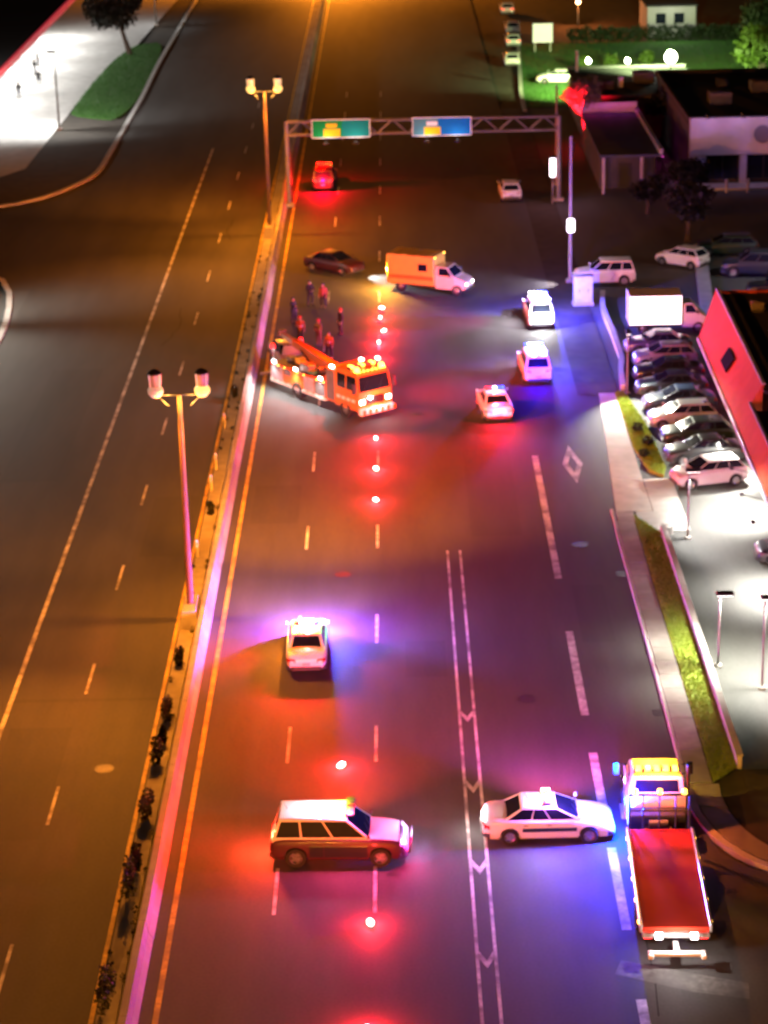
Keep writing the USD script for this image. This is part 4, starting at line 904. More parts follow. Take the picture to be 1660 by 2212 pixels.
for i in range(2): obj('hose_roll', lathe([(.12, 1.755), (.30, 1.755), (.34, 1.86), (.30, 1.97), (.12, 1.97)], 16).apply_translation([-2.2 + i * 1.6, -.75 if i else .7, 0]), mat('green_hose', (.03, .14, .07), .7) if i else P_YELLOW, rk_, smooth=40)
M_REFL = mat('reflective_strip', (.75, .72, .66), .4)
for s_ in (-1, 1):
    for k_ in range(9): obj('marker_light', cbox(-4.4 + k_ * .68, -4.28 + k_ * .68, min(s_ * 1.22, s_ * 1.262), max(s_ * 1.22, s_ * 1.262), 1.66, 1.72, .01), E_AMBER if k_ % 3 else E_RED, rk_)
    for k_ in range(10): obj('reflective_strip', cbox(-4.5 + k_ * .58, -4.16 + k_ * .58, min(s_ * 1.246, s_ * 1.256), max(s_ * 1.246, s_ * 1.256), .68, .77), M_REFL, rk_)
    for k_ in range(4): obj('cab_stripe', cbox(2.5 + k_ * .5, 2.85 + k_ * .5, min(s_ * 1.27, s_ * 1.278), max(s_ * 1.27, s_ * 1.278), 1.12, 1.30), M_REFL, rk_)
    obj('work_lamp', cbox(1.7, 2.0, min(s_ * 1.0, s_ * 1.2), max(s_ * 1.0, s_ * 1.2), 2.73, 2.9, .03), E_WHITE, rk_)
    obj('ladder_rung_rack', cat_([tube((1.34, s_ * .5, .9), (1.34, s_ * .5, 2.6), .03, .03, 6), tube((1.34, s_ * .9, .9), (1.34, s_ * .9, 2.6), .03, .03, 6)] + [tube((1.34, s_ * .5, z), (1.34, s_ * .9, z), .02, .02, 6) for z in np.arange(1.0, 2.6, .3)]), M_CHROME, rk_)
for k_ in range(7): obj('roof_marker', cbox(4.3, 4.42, -.93 + k_ * .3, -.83 + k_ * .3, 2.93, 2.99, .01), E_AMBER, rk_)
for k_ in range(5): obj('chain_box', cbox(-4.2 + k_ * .95, -3.7 + k_ * .95, -.25, .25, 1.755, 1.95 + .12 * (k_ % 2), .03), (M_LOCK, P_YELLOW, M_TRIM)[k_ % 3], rk_)
obj('bumper_chevron', cat_([cbox(4.921, 4.927, -1.1 + k_ * .44, -.9 + k_ * .44, .46, .76) for k_ in range(6)]), P_ORANGE, rk_)
obj('wiper', cat_([tube((4.63, y, 1.80), (4.50, y + .35, 2.4), .014, .014, 5) for y in (-.8, .3)]), M_BLACK, rk_)

# damaged silver car behind it
dc = car('car', 'silver car with its bonnet up behind the orange rescue truck, close to the barrier', 'car', 'sedan', (-7.0, 142.3), -75, paint('dull_silver', (.42, .40, .40), .35, .4, .3), 4.6, 1.84, detail=False, head=True)
obj('raised_bonnet', hull([(1.35, -.7, 1.02), (1.35, .7, 1.02), (1.75, -.66, 1.75), (1.75, .66, 1.75), (1.39, -.7, 1.0), (1.39, .7, 1.0), (1.80, -.66, 1.73), (1.80, .66, 1.73)]), paint('dull_silver', (.42, .40, .40), .35, .4, .3), dc)

# ================================================================= FLARES
E_FLARE = emit('flare_flame', (1.0, .30, .26), 16, (.5, .1, .1))
M_FLARE = mat('flare_stick', (.45, .03, .025), .7)
fl = [(-2.55, 83.76, 'red road flare burning just behind the police sport utility car'), (-1.37, 71.23, 'red road flare burning in front of the black and white police car'), (-1.33, 64.4, 'red road flare half cut by the bottom edge of the picture'),
      (-1.35, 126.2, 'red road flare nearest the front of the orange rescue truck'), (-1.33, 120.8, 'red road flare in the middle of three below the rescue truck'), (-1.24, 115.5, 'lowest red road flare of the three below the rescue truck'),
      (-1.09, 155.5, 'faint red road flare farthest up, below the yellow box truck'), (-1.15, 152.8, 'red road flare second below the yellow box truck'), (-.92, 149.4, 'red road flare standing right of its line beyond the rescue truck'), (-1.23, 146.7, 'red road flare third below the yellow box truck'), (-1.31, 142.9, 'red road flare just beyond the roof of the rescue truck')]
for i, (x, y, lab) in enumerate(fl):
    a = rng.uniform(0, 2 * PI); fs = rng.uniform(.8, 1.35)
    t = thing('road_flare', lab, 'flare', (x, y, 0), math.degrees(a), 'red flares burning along the lane line')
    obj('stick', tube((-.30, 0, .022), (0, 0, .022), .02, .02, 8), M_FLARE, t)
    obj('flame', hull([(.20 * fs * math.cos(u) * math.cos(v) + .08, .12 * fs * math.sin(u) * math.cos(v), .125 + .115 * math.sin(v)) for u in np.linspace(0, 2 * PI, 10)[:-1] for v in np.linspace(-PI / 2, PI / 2, 6)]), E_FLARE, t, smooth=60)
    lamp(t, 'flame_light', (.08, 0, .36), (1.0, .035, .045), 70 if i != 6 else 20, .10)

# ================================================================= GANTRY AND SIGNS
gt = thing('sign_gantry', 'pale steel gantry spanning the right hand carriageway with two sign boards', 'gantry', (0, 189.6, 0))
GX0, GX1 = -8.78, 13.75
for x in (GX0, GX1):
    obj('post', tube((x, 0, 0), (x, 0, 7.1), .22, .18, 12), M_STEEL, gt, smooth=30)
    obj('foot', cbox(x - .42, x + .42, -.42, .42, 0, .30, .04), M_CONC2, gt)
for z in (6.0, 7.1):
    for y in (-.28, .28):
        obj('chord', tube((GX0, y, z), (GX1, y, z), .085, .085, 8), M_STEEL, gt)
n = 18
for i in range(n):
    x0, x1 = GX0 + (GX1 - GX0) * i / n, GX0 + (GX1 - GX0) * (i + 1) / n
    za, zb_ = (6.0, 7.1) if i % 2 == 0 else (7.1, 6.0)
    obj('brace', cat_([tube((x0, y, za), (x1, y, zb_), .04, .04, 6) for y in (-.28, .28)]), M_STEEL, gt)
M_SGREEN = mat('sign_green', (.01, .26, .06), .8, spec=.08)
M_STEAL = mat('sign_teal', (.01, .24, .22), .8, spec=.08)
M_SBLUE = mat('sign_blue', (.01, .16, .50), .8, spec=.08)
M_SGREY = mat('sign_grey', (.08, .26, .32), .8, spec=.08)
M_SYEL = mat('sign_yellow', (.80, .55, .02), .8, spec=.08)
M_SWHT = mat('sign_white', (.70, .74, .72), .4)
for (x0, x1, ma, mb_, lab) in ((-6.7, -1.85, M_SGREEN, M_STEAL, 'green overhead road sign with a yellow patch, left of the two'), (1.6, 6.5, M_SGREY, M_SBLUE, 'blue and grey overhead road sign with an orange patch, right of the two')):
    t = thing('road_sign', lab, 'sign', (0, 189.6, 0))
    xm = x0 + (x1 - x0) * (.52 if ma is M_SGREEN else .44)
    obj('panel', cbox(x0, xm, -.46, -.40, 5.75, 7.30), ma, t)
    obj('panel', cbox(xm, x1, -.46, -.40, 5.75, 7.30), mb_, t)
    obj('border', cat_([cbox(x0, x1, -.475, -.462, 7.22, 7.30), cbox(x0, x1, -.475, -.462, 5.75, 5.82), cbox(x0, x0 + .07, -.475, -.462, 5.82, 7.22), cbox(x1 - .07, x1, -.475, -.462, 5.82, 7.22)]), M_SWHT, t)
    obj('yellow_patch', cbox(x0 + 1.0, x0 + 2.35, -.478, -.463, 5.86, 6.50), M_SYEL, t)
    obj('pale_patch', cbox(x0 + 1.2, x0 + 2.1, -.478, -.463, 6.62, 6.95), M_SYEL if ma is M_SGREEN else M_SWHT, t)
    br = obj('bracket', cat_([cbox(x - .04, x + .04, -.40, -.36, 5.8, 7.25) for x in np.linspace(x0 + .4, x1 - .4, 4)]), M_STEEL, t)
    for x in (x0 + 1.2, x1 - 1.2):
        a_ = obj('added_sign_light', cat_([tube((x, -.36, 5.9), (x, -1.3, 5.45), .03, .03, 6), cbox(x - .25, x + .25, -1.45, -1.25, 5.40, 5.50, .02)]), M_TRIM, t)  # arms and lamps added to brighten the sign face
        lamp(t, 'added_sign_lamp', (x, -1.35, 5.56), WHITE, 8, .06, 70, (0, 1, .9), .6)

# poles at the right of the gantry
E_WPOST = emit('white_post_lamp', (1, .92, 1), 3.0)
pl = thing('utility_pole', 'tall slim pole with a small white lamp beside the white sport utility car', 'pole', (12.6, 162.0, 0))
obj('pole', tube((0, 0, 0), (0, 0, 10.6), .13, .09, 10), M_STEEL, pl, smooth=30)
obj('bracket', tube((0, 0, 4.3), (0, -.35, 4.3), .03, .03, 6), M_STEEL, pl)
obj('lamp_box', cbox(-.28, .28, -.55, -.15, 3.75, 4.75, .1), E_WPOST, pl)
obj('base', cbox(-.3, .3, -.3, .3, 0, .25, .03), M_CONC2, pl)
lamp(pl, 'lamp_light', (0, -.75, 4.2), (1, .9, 1), 35, .1)
pl = thing('post_lamp', 'short post with a tall white lantern at the right gantry foot', 'lamp', (13.15, 188.3, 0))
obj('post', tube((0, 0, 0), (0, 0, 2.3), .07, .07, 8), M_STEEL, pl)
obj('lantern', cbox(-.25, .25, -.25, .25, 2.3, 3.9, .08), E_WPOST, pl)
obj('lantern_cap', cbox(-.3, .3, -.3, .3, 3.9, 4.0, .03), M_BLACK, pl)
lamp(pl, 'lamp_light', (0, -.5, 3.2), (1, .85, .95), 25, .1)
pl = thing('utility_pole', 'thin pole standing behind the right end of the gantry', 'pole', (14.0, 196.0, 0))
obj('pole', tube((0, 0, 0), (0, 0, 8.6), .12, .09, 10), M_STEEL, pl, smooth=30); obj('base', cbox(-.3, .3, -.3, .3, 0, .25, .03), M_CONC2, pl)

# blue lit cabinet
M_CAB = mat('cabinet_grey', (.40, .44, .46), .5, var=.12, scale=3)
ub = thing('utility_cabinet', 'tall grey utility cabinet lit blue in front of the white sport utility car', 'cabinet', (13.0, 155.6, 0), 4)
obj('plinth', cbox(-.72, .72, -.42, .42, 0, .22, .02), M_CONC2, ub)
obj('body', cbox(-.65, .65, -.36, .36, .22, 2.0, .03), M_CAB, ub)
obj('lid', cbox(-.72, .72, -.43, .43, 2.0, 2.10, .03), M_CAB, ub)
for x in (-.32, .32):
    d = obj('door', cbox(x - .30, x + .30, -.385, -.362, .32, 1.92, .008), M_CAB, ub); obj('handle', cbox(x - .02, x + .02, -.41, -.386, 1.0, 1.2), M_BLACK, d)

# ================================================================= PARKING LOT LAMPS
E_LOT = emit('white_lot_lamp', (1, .98, .92), 6)
M_POSTDK = mat('dark_post', (.10, .10, .09), .5)
def lot_lamp(x, y, h, label, power, face=0, head=.34, cone=64, aim=(.62, 0, -1)):
    t = thing('lot_lamp', label, 'lamp post', (x, y, 0), face)
    obj('post', tube((0, 0, 0), (0, 0, h), .055, .045, 10), M_STEEL, t, smooth=30)
    obj('foot', lathe([(0, 0), (.20, 0), (.17, .12), (0, .14)], 12), M_CONC2, t)
    hd = obj('lamp_head', cbox(-.18, head + .25, -.18, .18, h, h + .14, .04), M_BLACK, t)
    obj('lens', cbox(-.13, head + .2, -.13, .13, h - .02, h - .004), E_LOT, hd)
    if power: lamp(t, 'lamp_light', (head * .5, 0, h - .12), (1, .97, .88), power, .09, cone, aim, .6)
    return t
lot_lamp(13.85, 93.0, 3.4, 'slim lot lamp post with a dark head just right of the low wall', 90, 0, .34, 74, (0, 0, -1))
lot_lamp(14.5, 109.0, 3.6, 'short lot lamp post casting a shadow at the mouth of the driveway', 220)
lot_lamp(13.95, 134.2, 3.9, 'lot lamp post at the far tip of the grass island', 220, -90, .34, 42, (1.2, .25, -1))
lot_lamp(28.6, 160.0, 5.0, 'added lot lamp post that picks out the dark cars behind the pink roof', 60, 180, .34, 85, (.5, 0, -1))  # added lamp, rims the dark cars with light
lot_lamp(15.4, 90.5, 4.2, 'lot lamp post at the right edge of the picture', 110)

# ================================================================= SHOP WITH RED ROOF EDGE (right)
M_SALMON = mat('salmon_metal_roof', (.50, .085, .035), .85, spec=.08, var=.10, scale=1.2)
M_ROOF = mat('dark_flat_roof', (.018, .018, .020), .9, var=.3, scale=.8, bump=.3, bscale=4)
M_WALL = mat('shop_wall', (.38, .33, .30), .8, var=.15, scale=1)
sh = thing('shop_building', 'shop with pink lit sloping roof edge and black flat roof beside the parked cars', 'building', (18.35 - 18.35 * math.cos(-.0145) + 120 * math.sin(-.0145), 120 - 18.35 * math.sin(-.0145) - 120 * math.cos(-.0145), 0), math.degrees(-.0145))
obj('wall', extr(rect(19.55, 98, 40, 140.5), -.1, 3.1), M_WALL, sh)
rf = obj('roof', cbox(19.7, 40, 118.4, 139.5, 4.70, 4.86), M_ROOF, sh)
obj('lower_roof', cbox(18.95, 40, 97, 118.35, 3.60, 3.75), M_ROOF, sh)
EX, EZ, RX, RZ = 18.35, 2.78, 19.68, 5.0
def slab(P, th=.12):
    P = np.array(P, float); n_ = np.cross(P[1] - P[0], P[2] - P[0]); n_ /= np.linalg.norm(n_); n_ = n_ if n_[2] > 0 else -n_
    return hull(np.vstack([P, P - n_ * th]))
win0, win1 = 126.6, 128.9
f_ = lambda u: (EX + (RX - EX) * u, EZ + (RZ - EZ) * u)
(x2, z2), (x3, z3) = f_(.30), f_(.66)
ms = sub(sh, 'mansard')
for i in range(11):                                              # standing panels of the upper slope
    ya, yb = 119.0 + i * 1.42, 119.0 + (i + 1) * 1.42 - .02
    if i == 10: yb = 136.2
    if i < 10: obj('roof_panel', slab([(EX, ya, EZ), (EX, yb, EZ), (RX, yb, RZ), (RX, ya, RZ)]), M_SALMON, ms)
obj('roof_panel', slab([(EX, 133.2, EZ), (EX, 136.6, EZ), (RX, 139.4, RZ), (RX, 133.2, RZ)]), M_SALMON, ms)
obj('roof_panel', slab([(EX, 136.6, EZ), (RX + 6, 136.6 + 2.5, EZ), (RX + 6, 139.4, RZ), (RX, 139.4, RZ)]), M_SALMON, ms)
for i in range(14):
    ya = 97 + i * 1.57
    obj('lower_roof_panel', slab([(EX, ya, EZ), (EX, ya + 1.55, EZ), (18.98, ya + 1.55, 4.0), (18.98, ya, 4.0)]), M_SALMON, ms)
obj('mansard_end', hull([(EX + .02, 118.98, EZ), (RX, 118.98, EZ), (RX, 118.98, RZ), (EX + .02, 118.93, EZ), (RX, 118.93, EZ), (RX, 118.93, RZ)]), M_SALMON, sh)
obj('ridge_cap', cat_([cbox(RX - .05, RX + .16, 118.9, 139.5, 5.05, 5.16, .02), cbox(18.94, 19.12, 97, 118.9, 4.0, 4.10, .02)]), M_PALE, sh)
obj('gutter', cbox(EX - .14, EX + .02, 97, 136.7, EZ - .22, EZ + .03, .03), P_WHITE, sh)
wn = obj('roof_window', hull([(x2 - .10, win0, z2 + .10), (x2 - .10, win1, z2 + .10), (x3 - .10, win0, z3 + .10), (x3 - .10, win1, z3 + .10), (x2, win0, z2 - .02), (x2, win1, z2 - .02), (x3, win0, z3 - .02), (x3, win1, z3 - .02)]), mat('soot_black', (.012, .004, .004), .95, spec=.05), sh)
M_NEON = emit('pink_strip_lamp', (1, .22, .26), 3.0, (.5, .2, .2))
for i, y in enumerate((99, 103, 107, 111, 115, 119.5, 122.5, 125.5, 128.5, 131.5, 134.5)):
    g_ = obj('added_roof_lamp', cat_([tube((EX - .1, y, EZ - .08), (EX - 1.25, y, EZ + .25), .02, .02, 6), cbox(EX - 1.4, EX - 1.2, y - .2, y + .2, EZ + .22, EZ + .30, .02)]), M_TRIM, sh)  # brackets and lamps added to wash the roof slope pink
    lamp(sh, 'added_lamp_far' if y > 119 else 'added_lamp_near', (EX - 1.3, y, EZ + .45), (1, .13, .17), 12, .06, 75, (1, 0, .32), .8)
for y in (101.5, 112.5, 118): lamp(sh, 'added_wall_light', (EX + .3, y, 2.45), (1, .98, .88), {101.5: 520, 112.5: 620, 118: 520}[y], .08, 62, (-.30, 0, -1), .7)  # lights added under the eave to brighten the lot
for y in (101.5, 112.5, 118): obj('added_wall_lamp', cbox(EX + .2, EX + .5, y - .15, y + .15, 2.50, 2.60, .02), M_TRIM, sh)  # fittings for the added eave lights
def roof_units(parent, spots, z):
    for i, (x, y, a, b, h) in enumerate(spots):
        u = obj('roof_unit', cbox(x - a, x + a, y - b, y + b, z + .12, z + h, .04), mat('weathered_unit', (.12, .12, .12), .7, var=.2, scale=2), parent)
        obj('fan_cover', lathe([(0, 0), (min(a, b) * .8, 0), (min(a, b) * .75, .06), (0, .06)], 16).apply_translation([x, y, z + h]), M_TRIM, u)
        obj('unit_foot', cbox(x - a * .9, x + a * .9, y - b * .9, y + b * .9, z, z + .115), M_TRIM, u)
roof_units(sh, ((22.5, 124, .8, .6, 1.0), (24.0, 131, .7, .7, .9), (21.6, 135, .4, .4, .6)), 4.86); roof_units(sh, ((21.2, 112, .7, .6, .9),), 3.75)
# strip of pavement on from the shop
sp = thing('side_pavement', None, None, kind='structure')
for i in range(11):
    y0 = 146 + i * 2.4; x0 = 20.15 + i * .24
    obj('paving_slab', extr(Polygon([(x0, y0 + .01), (x0 + .95, y0 + .01), (x0 + 1.19, y0 + 2.39), (x0 + .24, y0 + 2.39)]), -.1, .14), M_PALE, sp)

# ================================================================= FAR BUILDINGS
M_LILAC = mat('pale_render', (.42, .40, .44), .8, var=.10, scale=.7)
M_DKWALL = mat('dark_wall', (.06, .055, .06), .85, var=.2, scale=1)
pb = thing('store_building', 'wide store with pale lilac fascia over dark shop windows at the right', 'building')
obj('wall', extr(rect(25.4, 195.4, 46, 221), -.1, 5.1), M_DKWALL, pb)
obj('roof', cbox(25.2, 46.2, 195.7, 221.2, 5.1, 5.3), M_ROOF, pb)
obj('fascia', cbox(25.25, 46.2, 194.6, 195.35, 2.55, 5.75, .03), M_LILAC, pb)
obj('roof_parapet', cat_([cbox(25.2, 25.45, 195.4, 221.1, 5.3, 5.65), cbox(25.45, 46, 220.8, 221.1, 5.3, 5.65)]), M_DKWALL, pb)
for i, x in enumerate((25.45, 29.6, 33.6, 37.6)):
    obj('pillar', cbox(x, x + .55 if i else x + 1.2, 194.7, 195.3, 0, 2.55, .03), M_LILAC, pb)
for i, x in enumerate((26.9, 30.4, 34.4)):
    w_ = obj('shop_window', cbox(x, x + 2.55, 195.30, 195.38, .35, 2.45), M_GLASS, pb)
    obj('frame', cat_([cbox(x - .06, x + 2.61, 195.26, 195.33, .26, .36), cbox(x + 1.24, x + 1.32, 195.26, 195.33, .36, 2.45)]), M_TRIM, w_)
obj('roof_vent', cbox(36.9, 37.6, 205, 205.8, 5.3, 6.1, .05), M_ALU, pb)
dsk = lathe([(0, 0), (.75, 0), (.75, .08), (0, .08)], 24); dsk.apply_transform(trimesh.transformations.rotation_matrix(PI / 2, [1, 0, 0])); dsk.apply_translation([31.4, 194.59, 4.3]); obj('round_emblem', dsk, mat('grey_emblem', (.12, .12, .18), .6), pb)
for x in (26.5, 29.5, 32.5, 35.5):
    obj('added_fascia_lamp', cat_([bend([(x, 194.7, 5.75), (x, 194.2, 6.2), (x, 193.0, 6.1)], .03, 6), cbox(x - .2, x + .2, 192.9, 193.15, 6.0, 6.1)]), M_TRIM, pb)  # wall washers added to tint the fascia violet
    lamp(pb, 'added_fascia_light', (x, 193.0, 5.9), (.60, .46, 1.0), 4.5, .08, 80, (0, .8, -1), .5)
roof_units(pb, ((29, 204, 1.0, .8, 1.1), (33.5, 210, .9, .9, 1.0), (30.5, 213, .5, .5, .7)), 5.3)
obj('down_pipe', tube((25.3, 194.9, .1), (25.3, 194.9, 5.1), .06, .06, 8), M_ALU, pb)
stp = thing('store_pavement', None, None, kind='structure')
for i in range(7): obj('paving_slab', cbox(26 + i * 2.0 + .01, 28 + i * 2.0 - .01, 192.4, 194.6, -.1, .14), M_PALE, stp)
for x, lab in ((28.0, 'left pale bollard in front of the dark shop windows'), (29.8, 'right pale bollard in front of the dark shop windows')):
    t = thing('bollard', lab, 'bollard', (x, 191.4, 0)); obj('post', tube((0, 0, 0), (0, 0, 1.05), .13, .13, 10), M_PALE, t); obj('cap', lathe([(.13, 1.05), (.09, 1.13), (0, 1.16)], 10), M_PALE, t)
    
mb2 = thing('low_building', 'low dark roofed building with magenta lit parapet behind the gantry', 'building')
obj('wall', extr(rect(17.6, 194.2, 22.3, 211.5), -.1, 3.2), M_DKWALL, mb2)
obj('roof', cbox(17.3, 22.5, 191.2, 211.8, 3.2, 3.42), mat('blue_grey_roof', (.05, .06, .10), .8, var=.2, scale=1), mb2)
obj('parapet', cat_([cbox(17.3, 22.5, 211.5, 211.85, 3.42, 4.3), cbox(22.3, 22.6, 191.2, 211.5, 3.42, 3.85)]), M_LILAC, mb2)
for x in (17.7, 20.9): obj('column', tube((x, 191.9, 0), (x, 191.9, 3.2), .14, .14, 10), M_LILAC, mb2)
obj('door', cbox(19.2, 20.3, 194.12, 194.19, 0, 2.2), M_BLACK, mb2)
for x in (18.2, 19.8, 21.4): lamp(mb2, 'added_parapet_light', (x, 210.4, 4.4), (1, .16, .42), 9, .08)  # added lights without fittings, tint the back parapet magenta
for y in (194, 200, 206): lamp(mb2, 'added_parapet_light', (23.6, y, 1.6), (1, .16, .62), 7, .08)  # added lights that tint the building side magenta
for y in (194, 200, 206):  # posts added to carry the magenta side lights
    t = thing('added_path_light', {194: 'added small magenta path light nearest the store', 200: 'added small magenta path light midway along the low building', 206: 'added small magenta path light at the back of the low building'}[y], 'lamp', (23.6, y, 0)); obj('post', tube((0, 0, 0), (0, 0, 1.35), .05, .05, 8), M_BLACK, t); obj('head', lathe([(.1, 1.35), (.12, 1.45), (0, 1.5)], 10), M_BLACK, t)
obj('low_building_path', sheet(rect(22.7, 188, 25.0, 212), .03), M_CONC, kind='structure')

hb = thing('hall_building', 'broad building with black flat roof in front of the far green lawn', 'building')
obj('wall', extr(rect(18.0, 216.5, 29.5, 234), -.1, 3.6), M_DKWALL, hb)
obj('roof', cbox(17.8, 29.7, 216.3, 234.2, 3.6, 3.85), M_ROOF, hb)
for ya in (216.3, 233.9): obj('roof_parapet', cbox(17.8, 29.7, ya, ya + .3, 3.85, 4.1), M_DKWALL, hb)
obj('roof_vent', cbox(21.8, 22.3, 222, 222.6, 3.85, 4.9, .04), M_ALU, hb)
obj('chimney_pipe', tube((18.6, 232, 3.85), (18.6, 232, 6.0), .15, .15, 8), M_ALU, hb)
roof_units(hb, ((24.5, 225, 1.0, .8, 1.1), (20.5, 221, .7, .7, .9), (27.2, 220, .6, .8, .8)), 3.85)
E_FLOOD = emit('flood_lamp', (1, 1, .82), 16)
def flood(x, y, h, label, power, r=.28):
    t = thing('flood_lamp', label, 'lamp post', (x, y, 0))
    obj('post', tube((0, 0, 0), (0, 0, h), .09, .07, 8), M_POSTDK, t)
    obj('lamp_globe', trimesh.creation.icosphere(2, r).apply_translation([0, 0, h + r]), E_FLOOD, t, smooth=True)
    lamp(t, 'lamp_light', (0, 0, h + 2 * r + .15), (1, 1, .78), power, .12, 72, (.1, .65, -1), .6)
flood(20.3, 238.6, 3.6, 'round white lamp on the lawn behind the black roofed hall, leftmost of three', 40)
flood(24.3, 238.2, 3.6, 'round white lamp on the lawn behind the black roofed hall, middle of three', 40)
flood(27.6, 228.8, 5.0, 'brightest large white flood lamp near the end of the black roof', 260, .62)
flood(36.0, 231.0, 2.2, 'small white lamp beside the lit green tree', 50, .2)

gb = thing('far_building', 'plain grey building at the top right corner beyond the lawn', 'building')
obj('wall', extr(rect(31, 281, 36.8, 290), -.1, 3.6), mat('grey_render', (.30, .29, .28), .85, var=.12, scale=.6), gb)
obj('roof', cbox(30.8, 37, 280.8, 290.2, 3.6, 3.8), M_ROOF, gb)
obj('window', cbox(32, 33.2, 280.94, 280.99, 1.6, 2.8), M_GLASS, gb); obj('window', cbox(34.2, 35.4, 280.94, 280.99, 1.6, 2.8), M_GLASS, gb)
lamp(gb, 'wall_light', (33.5, 277, 4.2), (1, .95, .9), 18, .1)
bs = thing('board_sign', 'square pale sign board on legs at the corner of the far lawn', 'sign', (17.7, 271.0, 0))
obj('board', cbox(-1.15, 1.15, -.08, .08, 1.1, 3.3, .03), emit('lit_cream_board', (1, .95, .78), .42, (.7, .68, .6)), bs)
for x in (-.9, .9): obj('leg', cbox(x - .08, x + .08, -.06, .06, 0, 1.1), M_PALE, bs)
obj('frame', cat_([cbox(-1.22, 1.22, -.1, .1, 3.3, 3.38), cbox(-1.22, -1.15, -.1, .1, 1.05, 3.3), cbox(1.15, 1.22, -.1, .1, 1.05, 3.3)]), M_TRIM, bs)
ol = thing('flood_lamp', 'orange lamp at the top edge above the far lawn', 'lamp post', (23.5, 292, 0))
obj('post', tube((0, 0, 0), (0, 0, 2.6), .08, .08, 8), M_POSTDK, ol); obj('lamp_globe', trimesh.creation.icosphere(2, .3).apply_translation([0, 0, 2.9]), emit('orange_globe', (1, .5, .2), 9), ol, smooth=True)
lamp(ol, 'lamp_light', (0, -.6, 3.3), (1, .22, .06), 70, .1)

# ================================================================= TREES AND HEDGES
def tree(x, y, h, r, m, seed, label, n=2600, size=.22, lean=(0, 0), group=None):
    t = thing('tree', label, 'tree', (x, y, 0), group=group)
    tx, ty = lean
    T_ = [tube((0, 0, 0), (tx * .5, ty * .5, h * .55), r * .09 + .06, r * .05 + .03, 8)]
    rr = random.Random(seed)
    for _ in range(6):
        a = rr.uniform(0, 2 * PI); T_.append(tube((tx * .5, ty * .5, h * .5), (tx + r * .6 * math.cos(a), ty + r * .6 * math.sin(a), h * rr.uniform(.65, .95)), r * .03 + .02, .02, 6))
    obj('trunk', cat_(T_), M_BARK, t)
    C = []
    for q in range(9):
        a = rr.uniform(0, 2 * PI); d = rr.uniform(.15, .65) * r
        C.append(leaves(n // 9, (tx + d * math.cos(a), ty + d * math.sin(a), h * rr.uniform(.66, 1.0)), (r * .55, r * .55, r * .42), size, seed * 31 + q))
    obj('crown', cat_(C), m, t)
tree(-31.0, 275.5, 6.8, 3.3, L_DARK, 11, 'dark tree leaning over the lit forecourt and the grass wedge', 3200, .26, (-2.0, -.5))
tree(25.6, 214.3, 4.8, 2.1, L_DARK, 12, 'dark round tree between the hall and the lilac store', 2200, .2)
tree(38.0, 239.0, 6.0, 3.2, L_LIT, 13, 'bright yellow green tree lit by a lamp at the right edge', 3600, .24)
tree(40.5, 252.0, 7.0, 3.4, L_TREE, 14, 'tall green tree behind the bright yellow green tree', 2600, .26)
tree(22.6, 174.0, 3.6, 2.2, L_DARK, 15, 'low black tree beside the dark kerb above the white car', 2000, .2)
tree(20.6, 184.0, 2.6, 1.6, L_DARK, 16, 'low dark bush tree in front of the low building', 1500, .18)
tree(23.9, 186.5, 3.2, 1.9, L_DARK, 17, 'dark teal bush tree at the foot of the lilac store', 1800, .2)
tree(17.75, 213.2, 5.7, 2.1, leafmat('pale_tree_leaves', (.20, .20, .12), (.34, .34, .22)), 18, 'small round tree standing in for a soft red glow beyond the right end of the gantry', 3400, .17)  # tree added in place of a soft red glow
rl = thing('added_spot_lamp', 'added low red spot lamp that colours the stand in tree red', 'lamp', (16.6, 210.4, 0))
obj('post', tube((0, 0, 0), (0, 0, .7), .05, .05, 8), M_BLACK, rl); obj('lamp_head', cbox(-.18, .18, -.14, .14, .7, .95, .04), M_BLACK, rl); obj('lens', cbox(-.13, .13, .142, .16, .74, .91), E_RED, rl)
lamp(rl, 'lamp_light', (0, .25, 1.1), (1, .012, .03), 900, .1, 42, (.16, .62, 1), .6); lamp(rl, 'added_side_light', (2.4, .6, 1.1), (1, .012, .03), 900, .1, 42, (-.3, .5, 1), .6)  # both lights added to redden the tree, the side one without a fitting
hd = thing('hedge', 'dark clipped hedge along the back of the far lawn', 'hedge', (0, 0, 0))
obj('foliage', cat_([leaves(260, (22 + i * 1.5, 278 + rng.uniform(-.3, .3), .9), (1.0, .8, .95), .2, 300 + i) for i in range(14)]), L_TREE, hd)
obj('stem', cat_([tube((22 + i * 1.5, 278, 0), (22 + i * 1.5, 278, .9), .05, .03, 5) for i in range(14)]), M_BARK, hd)
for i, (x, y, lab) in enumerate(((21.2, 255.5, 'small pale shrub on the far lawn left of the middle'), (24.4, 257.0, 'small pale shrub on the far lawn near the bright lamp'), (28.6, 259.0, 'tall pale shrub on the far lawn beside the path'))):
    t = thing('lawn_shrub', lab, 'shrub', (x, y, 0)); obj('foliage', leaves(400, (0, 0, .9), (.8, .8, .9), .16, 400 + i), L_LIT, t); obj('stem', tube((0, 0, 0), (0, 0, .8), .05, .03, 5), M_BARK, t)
for i, (x, y, lab) in enumerate(((13.80, 126.5, 'dark round shrub on the grass island, farthest of three'), (14.1, 124.0, 'dark round shrub on the grass island, middle of three'), (13.65, 121.8, 'pale dry shrub on the grass island, nearest of three'))):
    t = thing('island_shrub', lab, 'shrub', (x, y, .1)); obj('foliage', leaves(260, (0, 0, .24), (.34, .34, .28), .07, 500 + i), L_DARK if i < 2 else L_TREE, t); obj('stem', tube((0, 0, 0), (0, 0, .2), .03, .02, 5), M_BARK, t)

